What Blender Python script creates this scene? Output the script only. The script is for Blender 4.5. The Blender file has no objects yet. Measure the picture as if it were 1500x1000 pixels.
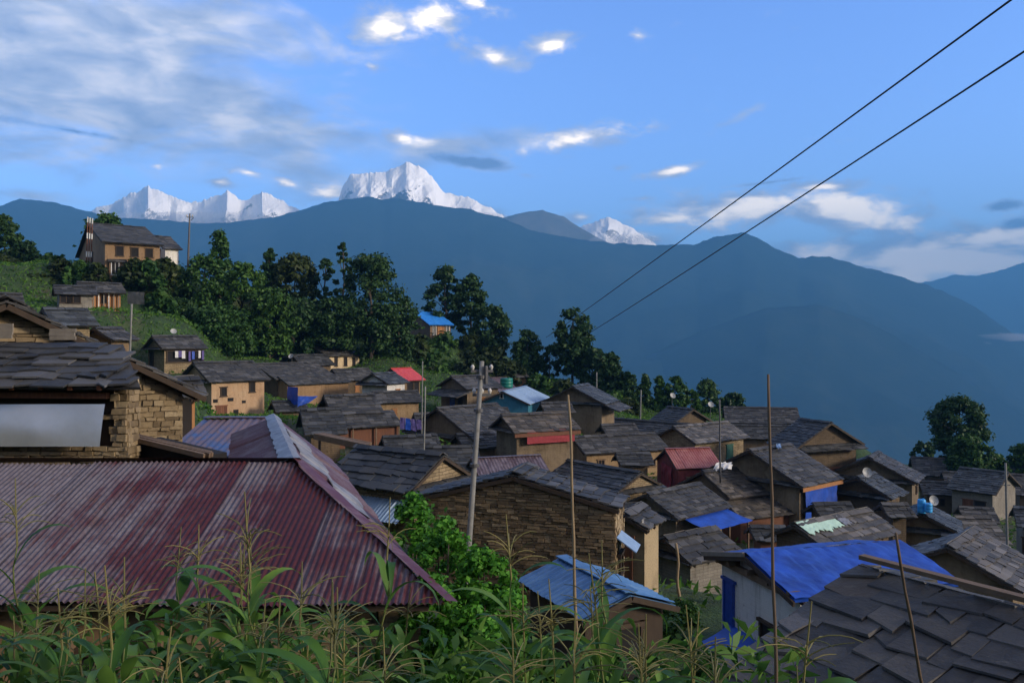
import bpy, math, random
import numpy as np
from mathutils import Vector, Matrix, noise as mnoise

R = math.radians
random.seed(7)
NR = np.random.default_rng(11)
C = bpy.context.scene.collection
SC = bpy.context.scene
F = 1180.0                                    # focal length in pixels of a 1500 px wide picture


def P(px, py, D):
    """world point seen at pixel px,py (1500x1000) at distance D; camera at the origin looking along +Y"""
    return Vector(((px - 750) / F * D, D, (500 - py) / F * D))


# ------------------------------------------------------------------ camera
cam = bpy.data.cameras.new("camera")
cam.sensor_width = 36
cam.lens = F / 1500 * 36
cam.clip_start = 0.1
cam.clip_end = 60000
co = bpy.data.objects.new("camera", cam)
C.objects.link(co)
co.location = (0, 0, 0)
co.rotation_euler = (R(90), 0, 0)
SC.camera = co

# ------------------------------------------------------------------ light
SUN_EL, SUN_AZ = R(17), R(111)                # azimuth from +Y (view direction) towards +X (right)
to_sun = Vector((math.sin(SUN_AZ) * math.cos(SUN_EL), math.cos(SUN_AZ) * math.cos(SUN_EL), math.sin(SUN_EL)))
sl = bpy.data.lights.new("sun", 'SUN')
sl.energy = 2.4
sl.angle = R(9)
sl.color = (1.0, 0.85, 0.68)
so = bpy.data.objects.new("sun", sl)
C.objects.link(so)
so.rotation_euler = to_sun.to_track_quat('Z', 'Y').to_euler()

SC.view_settings.view_transform = 'Standard'
SC.view_settings.look = 'None'
SC.view_settings.exposure = 1.5
SC.view_settings.gamma = 1
SC.cycles.use_denoising = True
SC.cycles.max_bounces = 5
SC.cycles.diffuse_bounces = 2
SC.cycles.glossy_bounces = 2
SC.cycles.transmission_bounces = 2
SC.cycles.volume_bounces = 0
SC.cycles.transparent_max_bounces = 4
SC.cycles.caustics_reflective = False
SC.cycles.caustics_refractive = False


# ------------------------------------------------------------------ node helper
class NT:
    def __init__(self, tree):
        self.t = tree
        tree.nodes.clear()

    def n(self, typ, **kw):
        nd = self.t.nodes.new(typ)
        for k, v in kw.items():
            if k.startswith('i_'):
                key = k[2:]
                key = int(key) if key.isdigit() else key.replace('_', ' ')
                nd.inputs[key].default_value = v
            else:
                setattr(nd, k, v)
        return nd

    def l(self, a, b):
        self.t.links.new(a, b)

    def math(self, op, a, b=None, c=None, clamp=False):
        nd = self.n('ShaderNodeMath', operation=op, use_clamp=clamp)
        for i, v in enumerate((a, b, c)):
            if v is None:
                continue
            if isinstance(v, (int, float)):
                nd.inputs[i].default_value = v
            else:
                self.l(v, nd.inputs[i])
        return nd.outputs[0]

    def mix(self, fac, a, b, blend='MIX'):
        nd = self.n('ShaderNodeMix', data_type='RGBA', blend_type=blend)
        for s, v in ((nd.inputs[0], fac), (nd.inputs[6], a), (nd.inputs[7], b)):
            if isinstance(v, (int, float)):
                s.default_value = v
            elif isinstance(v, (tuple, list)):
                s.default_value = (v[0], v[1], v[2], 1)
            else:
                self.l(v, s)
        return nd.outputs[2]

    def ramp(self, fac, stops, interp='LINEAR'):
        nd = self.n('ShaderNodeValToRGB')
        cr = nd.color_ramp
        cr.interpolation = interp
        while len(cr.elements) < len(stops):
            cr.elements.new(0.5)
        for e, (p, c) in zip(cr.elements, stops):
            e.position = p
            e.color = (c[0], c[1], c[2], 1) if isinstance(c, (tuple, list)) else (c, c, c, 1)
        self.l(fac, nd.inputs[0])
        return nd.outputs[0]

    def sstep(self, v, lo, hi):
        nd = self.n('ShaderNodeMapRange', interpolation_type='SMOOTHSTEP', clamp=True)
        self.l(v, nd.inputs[0])
        nd.inputs[1].default_value = lo
        nd.inputs[2].default_value = hi
        return nd.outputs[0]

    def noise(self, vec, scale, detail=4, rough=0.55, dist=0.0):
        nd = self.n('ShaderNodeTexNoise')
        if vec is not None:
            self.l(vec, nd.inputs['Vector'])
        nd.inputs['Scale'].default_value = scale
        nd.inputs['Detail'].default_value = detail
        nd.inputs['Roughness'].default_value = rough
        nd.inputs['Distortion'].default_value = dist
        return nd.outputs['Fac']


# ------------------------------------------------------------------ sky and clouds
def azel(px, py):
    k, v = (px - 750) / F, (500 - py) / F
    return math.atan(k), math.atan(v / math.sqrt(1 + k * k))


w = bpy.data.worlds.new("World")
SC.world = w
w.use_nodes = True
t = NT(w.node_tree)
sky = t.n('ShaderNodeTexSky', sky_type='NISHITA')
sky.sun_disc = False
sky.sun_elevation = SUN_EL
sky.sun_rotation = SUN_AZ
sky.altitude = 2000
sky.air_density = 1.0
sky.dust_density = 1.4
sky.ozone_density = 2.5
SKY_S = 0.15
HAZE_D = 1.75e-4
bg = t.n('ShaderNodeBackground')
bg.inputs[1].default_value = SKY_S
hs = t.n('ShaderNodeHueSaturation')
hs.inputs['Saturation'].default_value = 1.12
hs.inputs['Value'].default_value = 1.08
hs.inputs['Hue'].default_value = .517
t.l(sky.outputs[0], hs.inputs['Color'])
t.l(hs.outputs[0], bg.inputs[0])
tc = t.n('ShaderNodeTexCoord')
sep = t.n('ShaderNodeSeparateXYZ')
t.l(tc.outputs['Generated'], sep.inputs[0])
az = t.math('ARCTAN2', sep.outputs[0], sep.outputs[1])
el = t.math('ARCSINE', sep.outputs[2])
cmb = t.n('ShaderNodeCombineXYZ')
t.l(az, cmb.inputs[0])
t.l(el, cmb.inputs[1])
ae = cmb.outputs[0]
mp = t.n('ShaderNodeMapping')
mp.inputs['Scale'].default_value = (1.0, 2.6, 1)
t.l(ae, mp.inputs[0])
n_big = t.noise(mp.outputs[0], 7, 8, 0.6, 0.6)
mp2 = t.n('ShaderNodeMapping')
mp2.inputs['Scale'].default_value = (1.0, 1.7, 1)
mp2.inputs['Rotation'].default_value = (0, 0, R(8))
t.l(ae, mp2.inputs[0])
n_fine = t.noise(mp2.outputs[0], 22, 8, 0.62, 0.4)
n_shade = t.noise(mp.outputs[0], 13, 6, 0.55, 0.3)


def blobs(lst):
    out = None
    for (px, py, rx, ry, rot, dens) in lst:
        a0, e0 = azel(px, py)
        m = t.n('ShaderNodeMapping', vector_type='TEXTURE')
        m.inputs['Location'].default_value = (a0, e0, 0)
        m.inputs['Rotation'].default_value = (0, 0, R(rot))
        m.inputs['Scale'].default_value = (rx / F, ry / F, 1)
        t.l(ae, m.inputs[0])
        ln = t.n('ShaderNodeVectorMath', operation='LENGTH')
        t.l(m.outputs[0], ln.inputs[0])
        f = t.n('ShaderNodeMapRange', clamp=True)
        t.l(ln.outputs['Value'], f.inputs[0])
        f.inputs[1].default_value = 0.0
        f.inputs[2].default_value = 1.6
        f.inputs[3].default_value = dens
        f.inputs[4].default_value = 0
        out = f.outputs[0] if out is None else t.math('MAXIMUM', out, f.outputs[0])
    return out


soft = blobs([(80, 95, 300, 120, -8, 1.15), (300, 150, 250, 85, -14, 0.95), (440, 190, 190, 45, -8, 0.8),
              (180, 20, 300, 60, 0, 0.85), (640, 212, 200, 24, 2, 0.75), (250, 300, 300, 25, 0, .35), (40, 287, 80, 12, 0, 0.8)])
puff = blobs([(560, 38, 60, 30, 8, 1.0), (630, 26, 50, 26, 10, 1.15), (590, 55, 60, 16, 8, .8), (715, 80, 55, 17, -12, 1.05), (806, 66, 48, 15, 15, 1.0),
              (706, 8, 45, 14, -15, .95), (935, 52, 22, 11, -20, .8), (545, 98, 20, 9, 0, .7),
              (850, 203, 120, 19, 8, 0.95), (600, 203, 90, 15, -8, .8), (990, 250, 58, 9, 8, 1.0), (905, 247, 16, 6, 0, .8),
              (475, 284, 44, 14, 6, 1.05), (420, 268, 30, 10, -10, .95), (365, 253, 30, 8, -8, .9), (322, 267, 26, 7, -5, .85), (230, 243, 18, 7, 0, .75),
              (1085, 306, 160, 26, 2, 1.2), (1255, 312, 110, 30, -16, 1.35), (1205, 274, 66, 10, -4, .95), (940, 291, 40, 5, 0, .6),
              (1370, 376, 220, 36, 4, 1.45), (1440, 352, 130, 20, 6, 1.3), (1210, 372, 130, 24, 0, 1.1), (1000, 318, 110, 14, 4, .95),
              (930, 348, 65, 14, -4, 1.1), (850, 318, 30, 10, 0, .8), (700, 310, 60, 12, -10, .9), (1085, 170, 60, 9, 22, .55)])
dark = blobs([(690, 237, 90, 13, -7, 1.25), (1465, 302, 36, 11, 2, 1.15), (1485, 327, 26, 10, 0, 1.15), (1120, 268, 100, 5, 4, .95),
              (95, 190, 110, 7, -4, 1.0), (770, 256, 40, 8, -6, .8)])
m_soft = t.sstep(t.math('ADD', soft, t.math('MULTIPLY', t.math('SUBTRACT', n_big, 0.5), 1.5)), 0.18, 0.80)
m_puff = t.sstep(t.math('ADD', puff, t.math('MULTIPLY', t.math('SUBTRACT', n_fine, 0.5), 1.9)), 0.22, 0.95)
m_dark = t.sstep(t.math('ADD', dark, t.math('MULTIPLY', t.math('SUBTRACT', n_fine, 0.5), 1.1)), 0.45, 1.0)
col_soft = t.ramp(n_shade, [(0.3, (0.26, 0.31, 0.43)), (0.5, (0.46, 0.49, 0.57)), (0.68, (0.82, 0.77, 0.74))])
puff_core = t.sstep(t.math('ADD', puff, t.math('MULTIPLY', t.math('SUBTRACT', n_shade, 0.5), 2.4)), 0.45, 1.15)
col_puff = t.ramp(puff_core, [(0, (0.42, 0.46, 0.58)), (0.5, (1.0, 0.90, 0.80)), (1, (1.9, 1.6, 1.22))])
cl = t.mix(m_soft, (0, 0, 0), col_soft)
c1 = t.mix(m_puff, col_soft, col_puff)
c2 = t.mix(m_dark, c1, (0.13, 0.19, 0.34))
# unseen broken cloud, added overhead and behind to warm ambient light, brightest sunward
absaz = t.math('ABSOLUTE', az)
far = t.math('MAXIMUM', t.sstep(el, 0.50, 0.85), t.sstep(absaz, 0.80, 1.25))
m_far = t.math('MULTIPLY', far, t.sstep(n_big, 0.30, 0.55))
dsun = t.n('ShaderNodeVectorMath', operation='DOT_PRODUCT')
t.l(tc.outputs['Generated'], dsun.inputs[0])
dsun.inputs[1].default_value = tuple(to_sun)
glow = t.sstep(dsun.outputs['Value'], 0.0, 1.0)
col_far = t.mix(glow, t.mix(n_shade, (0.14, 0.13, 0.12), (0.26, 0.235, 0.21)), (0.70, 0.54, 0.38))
mk_ = t.math('MAXIMUM', t.math('MULTIPLY', m_soft, 0.88), t.math('MAXIMUM', t.math('MULTIPLY', m_puff, 0.92), t.math('MULTIPLY', m_dark, 0.85)))
bgc = t.n('ShaderNodeBackground')
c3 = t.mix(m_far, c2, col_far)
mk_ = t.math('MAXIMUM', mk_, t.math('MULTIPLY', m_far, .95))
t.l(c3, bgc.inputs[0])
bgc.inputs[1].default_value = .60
mixs = t.n('ShaderNodeMixShader')
up = t.sstep(sep.outputs[2], 0.0, 0.02)
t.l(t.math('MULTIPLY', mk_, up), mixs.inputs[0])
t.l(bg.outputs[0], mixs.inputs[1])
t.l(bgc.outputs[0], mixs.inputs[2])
ow = t.n('ShaderNodeOutputWorld')
t.l(mixs.outputs[0], ow.inputs[0])


# ------------------------------------------------------------------ materials
def new_mat(name):
    m = bpy.data.materials.new(name)
    m.use_nodes = True
    t = NT(m.node_tree)
    o = t.n('ShaderNodeOutputMaterial')
    b = t.n('ShaderNodeBsdfPrincipled')
    t.l(b.outputs[0], o.inputs[0])
    return m, t, b, o


def bump(t, b, h, strength=0.5, dist=0.02):
    n = t.n('ShaderNodeBump')
    n.inputs['Strength'].default_value = strength
    n.inputs['Distance'].default_value = dist
    t.l(h, n.inputs['Height'])
    t.l(n.outputs[0], b.inputs['Normal'])


def island(t):
    return t.n('ShaderNodeNewGeometry').outputs['Random Per Island']


def objc(t):
    return t.n('ShaderNodeTexCoord').outputs['Object']


def mat_slate(name, k=1.0, warm=0.0, spread=1.0):
    m, t, b, o = new_mat(name)
    r = island(t)
    c = objc(t)
    k *= .58
    d = lambda x, y, z: (x * k * (1 + warm), y * k, z * k * (1 - warm))
    base = t.ramp(r, [(0.0, d(.022, .024, .028)), (0.35, d(.042, .043, .047)), (0.6, d(.065, .063, .062)), (0.82, d(.09, .088, .086)), (0.93, d(.15, .15, .155)), (1.0, d(.07, .055, .04))])
    n1 = t.noise(c, 3.0, 6, .65)
    n2 = t.noise(c, 22, 5, .6)
    col = t.mix(t.sstep(n1, .35, .75), base, t.mix(.5, base, d(.13, .125, .11)))
    col = t.mix(t.math('MULTIPLY', t.sstep(n2, .55, .8), .5), col, d(.02, .02, .02))
    n4 = t.noise(c, 7, 7, .7, .4)
    col = t.mix(t.math('MULTIPLY', t.sstep(n4, .60, .70), .55), col, d(.17, .165, .13))
    t.l(col, b.inputs['Base Color'])
    b.inputs['Roughness'].default_value = .62
    b.inputs['Specular IOR Level'].default_value = .35
    bump(t, b, t.math('ADD', n2, t.math('MULTIPLY', n1, 1.5)), .5, .02)
    return m


def mat_stone(name, c_lo, c_mid, c_hi, mortar):
    """dry stone built from separate blocks: colour per stone"""
    m, t, b, o = new_mat(name)
    r = island(t)
    c = objc(t)
    base = t.ramp(r, [(0, c_lo), (.4, c_mid), (.75, c_mid), (1, c_hi)])
    n = t.noise(c, 14, 6, .65)
    n1 = t.noise(c, 1.1, 4, .6)
    col = t.mix(t.math('MULTIPLY', t.sstep(n, .45, .8), .6), base, mortar)
    col = t.mix(t.math('MULTIPLY', t.sstep(n1, .45, .75), .45), col, mortar)
    t.l(col, b.inputs['Base Color'])
    b.inputs['Roughness'].default_value = .9
    bump(t, b, n, .6, .02)
    return m


def mat_wall(name, c1, c2, c3, brick=.5, bw=.42, bh=.13, stain=.5, mud=None):
    """masonry or clay wall in metres of UV: bricks showing through a worn render"""
    m, t, b, o = new_mat(name)
    uv = t.n('ShaderNodeTexCoord').outputs['UV']
    c = objc(t)
    nd = t.n('ShaderNodeTexNoise')
    t.l(c, nd.inputs['Vector'])
    nd.inputs['Scale'].default_value = 2.6
    nd.inputs['Detail'].default_value = 3
    ad = t.n('ShaderNodeVectorMath', operation='MULTIPLY_ADD')
    t.l(nd.outputs['Color'], ad.inputs[0])
    ad.inputs[1].default_value = (.16, .07, 0)
    t.l(uv, ad.inputs[2])
    br = t.n('ShaderNodeTexBrick')
    t.l(ad.outputs[0], br.inputs['Vector'])
    br.inputs['Color1'].default_value = (1, 1, 1, 1)
    br.inputs['Color2'].default_value = (.55, .55, .55, 1)
    br.inputs['Mortar'].default_value = (.12, .12, .12, 1)
    br.inputs['Scale'].default_value = 1
    br.inputs['Mortar Size'].default_value = .014
    br.inputs['Mortar Smooth'].default_value = .3
    br.inputs['Brick Width'].default_value = bw
    br.inputs['Row Height'].default_value = bh
    n1 = t.noise(c, .55, 5, .6)
    n2 = t.noise(c, 5, 6, .65)
    n3 = t.noise(c, 30, 4, .6)
    oi = t.n('ShaderNodeObjectInfo').outputs['Random']
    base = t.ramp(t.math('ADD', t.math('MULTIPLY', n1, .7), t.math('MULTIPLY', n2, .35)), [(.3, c1), (.52, c2), (.72, c3)])
    bk = t.mix(brick, (1, 1, 1), br.outputs['Color'])
    if mud is not None:
        bk = t.mix(t.sstep(t.math('ADD', n1, t.math('MULTIPLY', n2, .3)), .52, .66), bk, (.95, .95, .95))
    col = t.mix(1.0, base, bk, 'MULTIPLY')
    col = t.mix(t.math('MULTIPLY', t.sstep(n3, .55, .8), stain), col, (.06, .05, .038))
    mpd = t.n('ShaderNodeMapping')
    mpd.inputs['Scale'].default_value = (2.4, 2.4, .35)
    t.l(c, mpd.inputs[0])
    nd_ = t.noise(mpd.outputs[0], 1.6, 6, .7)
    col = t.mix(t.math('MULTIPLY', t.sstep(nd_, .50, .70), .5), col, t.mix(1.0, col, (.45, .42, .38), 'MULTIPLY'))
    npl = t.noise(c, 1.3, 7, .72)
    col = t.mix(t.math('MULTIPLY', t.sstep(npl, .60, .64), .55), col, t.mix(1.0, t.mix(1.0, c1, br.outputs['Color'], 'MULTIPLY'), (.9, .85, .8), 'MULTIPLY'))
    t.l(t.mix(1.0, col, t.ramp(oi, [(0, (.85, .85, .85)), (1, (1.12, 1.08, 1.0))]), 'MULTIPLY'), b.inputs['Base Color'])
    b.inputs['Roughness'].default_value = .92
    bump(t, b, t.math('ADD', t.math('MULTIPLY', br.outputs['Fac'], -1.0 * brick), t.math('MULTIPLY', n2, .8)), .6, .03)
    return m


def mat_wood(name, c1, c2, sc=(1, 1, 1), rough=.8):
    m, t, b, o = new_mat(name)
    c = objc(t)
    mp = t.n('ShaderNodeMapping')
    mp.inputs['Scale'].default_value = sc
    t.l(c, mp.inputs[0])
    n = t.noise(mp.outputs[0], 5, 6, .65, .5)
    r = island(t)
    col = t.ramp(t.math('ADD', t.math('MULTIPLY', n, .7), t.math('MULTIPLY', r, .35)), [(.3, c1), (.75, c2)])
    t.l(col, b.inputs['Base Color'])
    b.inputs['Roughness'].default_value = rough
    bump(t, b, n, .4, .01)
    return m


def mat_tin(name, c1, c2, metal=.0, rough=.45, streak=(2.2, .25, 2.2), lo=.42, hi=.58):
    m, t, b, o = new_mat(name)
    c = objc(t)
    mp = t.n('ShaderNodeMapping')
    mp.inputs['Scale'].default_value = streak
    t.l(c, mp.inputs[0])
    n = t.noise(mp.outputs[0], 3.0, 7, .68)
    n2 = t.noise(c, 6, 5, .6)
    f = t.sstep(t.math('ADD', t.math('MULTIPLY', n, .75), t.math('MULTIPLY', n2, .25)), lo, hi)
    col = t.mix(f, c1, c2)
    n3 = t.noise(c, 25, 3, .6)
    col = t.mix(t.math('MULTIPLY', t.sstep(n3, .6, .75), .35), col, tuple(.45 * x for x in c1))
    t.l(col, b.inputs['Base Color'])
    b.inputs['Metallic'].default_value = metal
    b.inputs['Roughness'].default_value = rough
    bump(t, b, n2, .15, .02)
    return m


def mat_plain(name, c, rough=.6, metal=0.0, var=.25, scale=6, spec=.4):
    m, t, b, o = new_mat(name)
    n = t.noise(objc(t), scale, 5, .6)
    col = t.ramp(n, [(.3, tuple(x * (1 - var) for x in c)), (.7, tuple(min(1, x * (1 + var)) for x in c))])
    t.l(col, b.inputs['Base Color'])
    b.inputs['Roughness'].default_value = rough
    b.inputs['Metallic'].default_value = metal
    b.inputs['Specular IOR Level'].default_value = spec
    bump(t, b, n, .25, .02)
    return m


def mat_leaf(name, c1, c2, c3, trans=.25):
    m, t, b, o = new_mat(name)
    r = island(t)
    n = t.noise(objc(t), .9, 3, .6)
    col = t.ramp(t.math('ADD', t.math('MULTIPLY', r, .55), t.math('MULTIPLY', n, .5)), [(.2, c1), (.5, c2), (.82, c3)])
    oi = t.n('ShaderNodeObjectInfo').outputs['Random']
    col = t.mix(1.0, col, t.ramp(oi, [(0, (.75, .8, .85)), (1, (1.2, 1.12, .95))]), 'MULTIPLY')
    t.l(col, b.inputs['Base Color'])
    b.inputs['Roughness'].default_value = .55
    b.inputs['Specular IOR Level'].default_value = .25
    tr = t.n('ShaderNodeBsdfTranslucent')
    t.l(col, tr.inputs[0])
    mx = t.n('ShaderNodeMixShader')
    mx.inputs[0].default_value = trans
    t.l(b.outputs[0], mx.inputs[1])
    t.l(tr.outputs[0], mx.inputs[2])
    t.l(mx.outputs[0], o.inputs[0])
    return m


def mat_red_sheets():
    """maroon paint worn off to grey zinc, sheet by sheet and in streaks down the slope"""
    m, t, b, o = new_mat('tin_red')
    c = objc(t)
    sp = t.n('ShaderNodeSeparateXYZ')
    t.l(c, sp.inputs[0])
    wn = t.n('ShaderNodeTexWhiteNoise', noise_dimensions='1D')
    t.l(t.math('FLOOR', t.math('MULTIPLY', sp.outputs[0], 1 / .74)), wn.inputs['W'])
    mp = t.n('ShaderNodeMapping')
    mp.inputs['Scale'].default_value = (11, .4, .4)
    t.l(c, mp.inputs[0])
    n1 = t.noise(mp.outputs[0], 2.0, 6, .7)
    n2 = t.noise(c, 1.3, 6, .65)
    n3 = t.noise(c, 14, 4, .6)
    v = t.math('ADD', t.math('ADD', t.math('MULTIPLY', n1, .55), t.math('MULTIPLY', n2, .5)), t.math('MULTIPLY', wn.outputs[0], .34))
    left = t.math('SUBTRACT', .25, t.math('MULTIPLY', t.sstep(sp.outputs[0], -2.8, 2.4), .42))
    f = t.sstep(t.math('ADD', v, left), .60, .82)
    col = t.mix(f, t.ramp(n3, [(.3, (.045, .009, .012)), (.7, (.080, .015, .019))]), t.ramp(n3, [(.3, (.10, .085, .10)), (.7, (.175, .155, .175))]))
    n6 = t.noise(c, 2.1, 8, .72, .5)
    col = t.mix(t.math('MULTIPLY', t.sstep(n6, .54, .68), .6), col, t.ramp(n3, [(.3, (.05, .022, .012)), (.7, (.115, .05, .025))]))
    edge = t.math('FRACT', t.math('MULTIPLY', sp.outputs[0], 1 / .74))
    col = t.mix(t.math('MULTIPLY', t.math('LESS_THAN', edge, .035), .6), col, (.025, .015, .014))
    t.l(col, b.inputs['Base Color'])
    b.inputs['Roughness'].default_value = .5
    b.inputs['Specular IOR Level'].default_value = .3
    return m


M = {}
M['slate'] = mat_slate('slate', 1.15)
M['slate_near'] = mat_slate('slate_near', 1.3, .05)
M['slate_blue'] = mat_slate('slate_blue', 1.15, -.14)
M['slate_warm'] = mat_slate('slate_warm', 1.55, .12)
M['slate_pale'] = mat_slate('slate_pale', 1.9, .05)
M['slate_dark'] = mat_slate('slate_dark', .95, -.05)
M['stone_tan'] = mat_stone('stone_tan', (.12, .085, .045), (.27, .20, .11), (.42, .33, .20), (.08, .055, .03))
M['stone_brown'] = mat_stone('stone_brown', (.085, .056, .028), (.21, .145, .075), (.36, .265, .15), (.05, .034, .018))
M['wall_tan'] = mat_wall('wall_tan', (.20, .15, .085), (.31, .24, .145), (.41, .32, .205), .8)
M['wall_brown'] = mat_wall('wall_brown', (.09, .062, .036), (.14, .10, .06), (.20, .145, .09), .5)
M['wall_mud'] = mat_wall('wall_mud', (.13, .092, .052), (.19, .142, .088), (.28, .215, .14), .6, stain=.3, mud=1)
M['wall_ochre'] = mat_wall('wall_ochre', (.20, .125, .062), (.28, .195, .11), (.37, .275, .17), .6, stain=.3, mud=1)
M['wall_orange'] = mat_wall('wall_orange', (.21, .135, .068), (.29, .185, .10), (.35, .24, .14), .12, stain=.3, mud=1)
M['wall_cream'] = mat_wall('wall_cream', (.42, .33, .20), (.54, .43, .28), (.62, .52, .36), .2, stain=.25, mud=1)
M['wall_peach'] = mat_wall('wall_peach', (.42, .26, .14), (.52, .34, .20), (.58, .42, .27), .35, stain=.35, mud=1)
M['wall_white'] = mat_wall('wall_white', (.6, .6, .58), (.74, .73, .70), (.8, .79, .76), .1, stain=.25, mud=1)
M['wall_grey'] = mat_wall('wall_grey', (.17, .16, .14), (.24, .225, .20), (.31, .295, .26), .35)
M['wall_teal'] = mat_plain('wall_teal', (.035, .16, .24), .6, 0, .2, 3)
M['wall_red'] = mat_plain('wall_red', (.16, .03, .03), .7, 0, .3, 4)
M['wood_dark'] = mat_wood('wood_dark', (.022, .014, .009), (.06, .038, .022), (1, 1, .3))
M['wood_red'] = mat_wood('wood_red', (.07, .025, .014), (.19, .075, .035), (4, 4, .35))
M['wood_orange'] = mat_wood('wood_orange', (.20, .08, .025), (.40, .19, .07), (4, 4, .35))
M['wood_grey'] = mat_wood('wood_grey', (.13, .11, .085), (.27, .235, .19), (1, 1, 1))
M['wood_brown'] = mat_wood('wood_brown', (.08, .05, .03), (.19, .125, .075), (1, 1, 1))
M['dark'] = mat_plain('shade_and_dark_cloth', (.012, .011, .012), .9, 0, .3)  # near-black standing in for the shade inside openings; also dark washing
M['green_paint'] = mat_plain('green_paint', (.03, .12, .09), .5)
M['blue_paint'] = mat_plain('blue_paint', (.02, .07, .35), .5)
M['white_paint'] = mat_plain('white_paint', (.6, .6, .58), .6)
M['tarp_blue'] = mat_plain('tarp_blue', (.012, .065, .38), .5, 0, .38, 1.6)
M['tarp_sky'] = mat_plain('tarp_sky', (.03, .24, .72), .5, 0, .12, 2)
M['cloth_mint'] = mat_plain('cloth_mint', (.42, .62, .52), .8, 0, .12, 4)
M['cloth_purple'] = mat_plain('cloth_purple', (.10, .08, .24), .85, 0, .4, 6)
M['cloth_white'] = mat_plain('cloth_white', (.6, .6, .6), .85, 0, .1, 6)
M['cloth_red'] = mat_plain('cloth_red', (.28, .04, .05), .85, 0, .2, 6)
M['tin_red'] = mat_red_sheets()
M['tin_red_cap'] = mat_tin('tin_red_cap', (.085, .016, .02), (.16, .09, .105), 0, .5, (.6, 1.4, 1), .48, .68)
M['tin_purple'] = mat_tin('tin_purple', (.085, .034, .044), (.15, .115, .13), 0, .5, (.35, .35, 1.2), .42, .62)
M['tin_galv'] = mat_tin('tin_galv', (.19, .195, .215), (.30, .305, .325), .35, .45, (1, .5, 1))
M['tin_blue'] = mat_tin('tin_blue', (.05, .14, .30), (.09, .20, .38), .0, .4, (.6, .3, .6))
M['tin_sky'] = mat_tin('tin_sky', (.22, .33, .48), (.30, .42, .58), .1, .4, (1, .3, 1))
M['tin_mix'] = mat_tin('tin_mix', (.035, .10, .27), (.14, .10, .12), 0, .55, (.8, .35, .8), .38, .56)
M['tin_brick'] = mat_tin('tin_brick', (.24, .055, .05), (.34, .13, .11), 0, .5, (.8, .3, .8), .4, .62)
M['tin_dark'] = mat_tin('tin_dark', (.06, .035, .045), (.15, .12, .145), 0, .5, (1.2, .25, 1), .4, .62)
M['paint_red'] = mat_tin('paint_red', (.52, .045, .05), (.60, .08, .08), 0, .45, (1, 1, 1))
M['sheet_metal'] = mat_plain('sheet_metal', (.62, .62, .61), .27, .65, .12, 1.5, .5)
M['concrete'] = mat_plain('concrete', (.20, .20, .19), .85, 0, .25, 5)
M['bamboo'] = mat_wood('bamboo', (.17, .12, .065), (.32, .24, .14), (8, 8, .6))
M['bamboo_dark'] = mat_wood('bamboo_dark', (.07, .045, .03), (.16, .11, .07), (8, 8, .6))
M['iron'] = mat_plain('iron', (.10, .10, .105), .55, .3)
M['wire'] = mat_plain('wire', (.012, .012, .014), .6)
M['ceramic'] = mat_plain('ceramic', (.55, .53, .5), .3)
M['dish'] = mat_plain('dish_white', (.36, .37, .37), .5, 0, .1)
M['plastic_blue'] = mat_plain('plastic_blue', (.05, .35, .75), .35, 0, .2, 3)
M['plastic_teal'] = mat_plain('plastic_teal', (.01, .16, .13), .45, 0, .15, 3)
M['bark'] = mat_wood('bark', (.035, .026, .018), (.10, .08, .058), (3, 3, .6))
M['leaf_dark'] = mat_leaf('leaf_dark', (.013, .042, .015), (.029, .076, .023), (.058, .122, .034))
M['leaf_mid'] = mat_leaf('leaf_mid', (.018, .056, .014), (.042, .110, .022), (.08, .17, .032))
M['leaf_olive'] = mat_leaf('leaf_olive', (.015, .03, .009), (.03, .052, .013), (.052, .078, .018))
M['leaf_lush'] = mat_leaf('leaf_lush', (.03, .12, .012), (.07, .25, .022), (.14, .38, .04), .35)
M['grass'] = mat_leaf('grass_blade', (.025, .085, .012), (.055, .15, .02), (.11, .21, .035), .3)
M['corn_leaf'] = mat_leaf('corn_leaf', (.03, .095, .018), (.072, .18, .030), (.15, .27, .05), .3)
M['corn_stalk'] = mat_leaf('corn_stalk', (.07, .10, .03), (.13, .16, .05), (.20, .20, .075), .1)
M['tassel'] = mat_leaf('tassel', (.13, .135, .05), (.20, .19, .08), (.30, .27, .13), .2)


def ground_mat():
    m, t, b, o = new_mat('hillside_ground')
    c = objc(t)
    n1 = t.noise(c, .10, 6, .6)
    n2 = t.noise(c, .9, 6, .65)
    n3 = t.noise(c, 6, 5, .65)
    g = t.ramp(t.math('ADD', t.math('MULTIPLY', n2, .6), t.math('MULTIPLY', n3, .4)), [(.32, (.012, .032, .010)), (.52, (.03, .07, .016)), (.70, (.06, .115, .026))])
    d = t.ramp(n3, [(.3, (.05, .038, .025)), (.7, (.11, .085, .055))])
    sp = t.n('ShaderNodeSeparateXYZ')
    t.l(c, sp.inputs[0])
    vil = t.math('MULTIPLY', t.sstep(sp.outputs[0], -16, -4), t.math('MULTIPLY', t.sstep(sp.outputs[1], 18, 30), t.math('SUBTRACT', 1, t.sstep(sp.outputs[1], 92, 112))))
    n1 = t.math('ADD', n1, t.math('MULTIPLY', vil, .16))
    col = t.mix(t.sstep(n1, .52, .66), g, t.mix(.5, g, d))
    t.l(col, b.inputs['Base Color'])
    b.inputs['Roughness'].default_value = .95
    bump(t, b, t.math('ADD', n2, n3), .9, .25)
    return m


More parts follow.
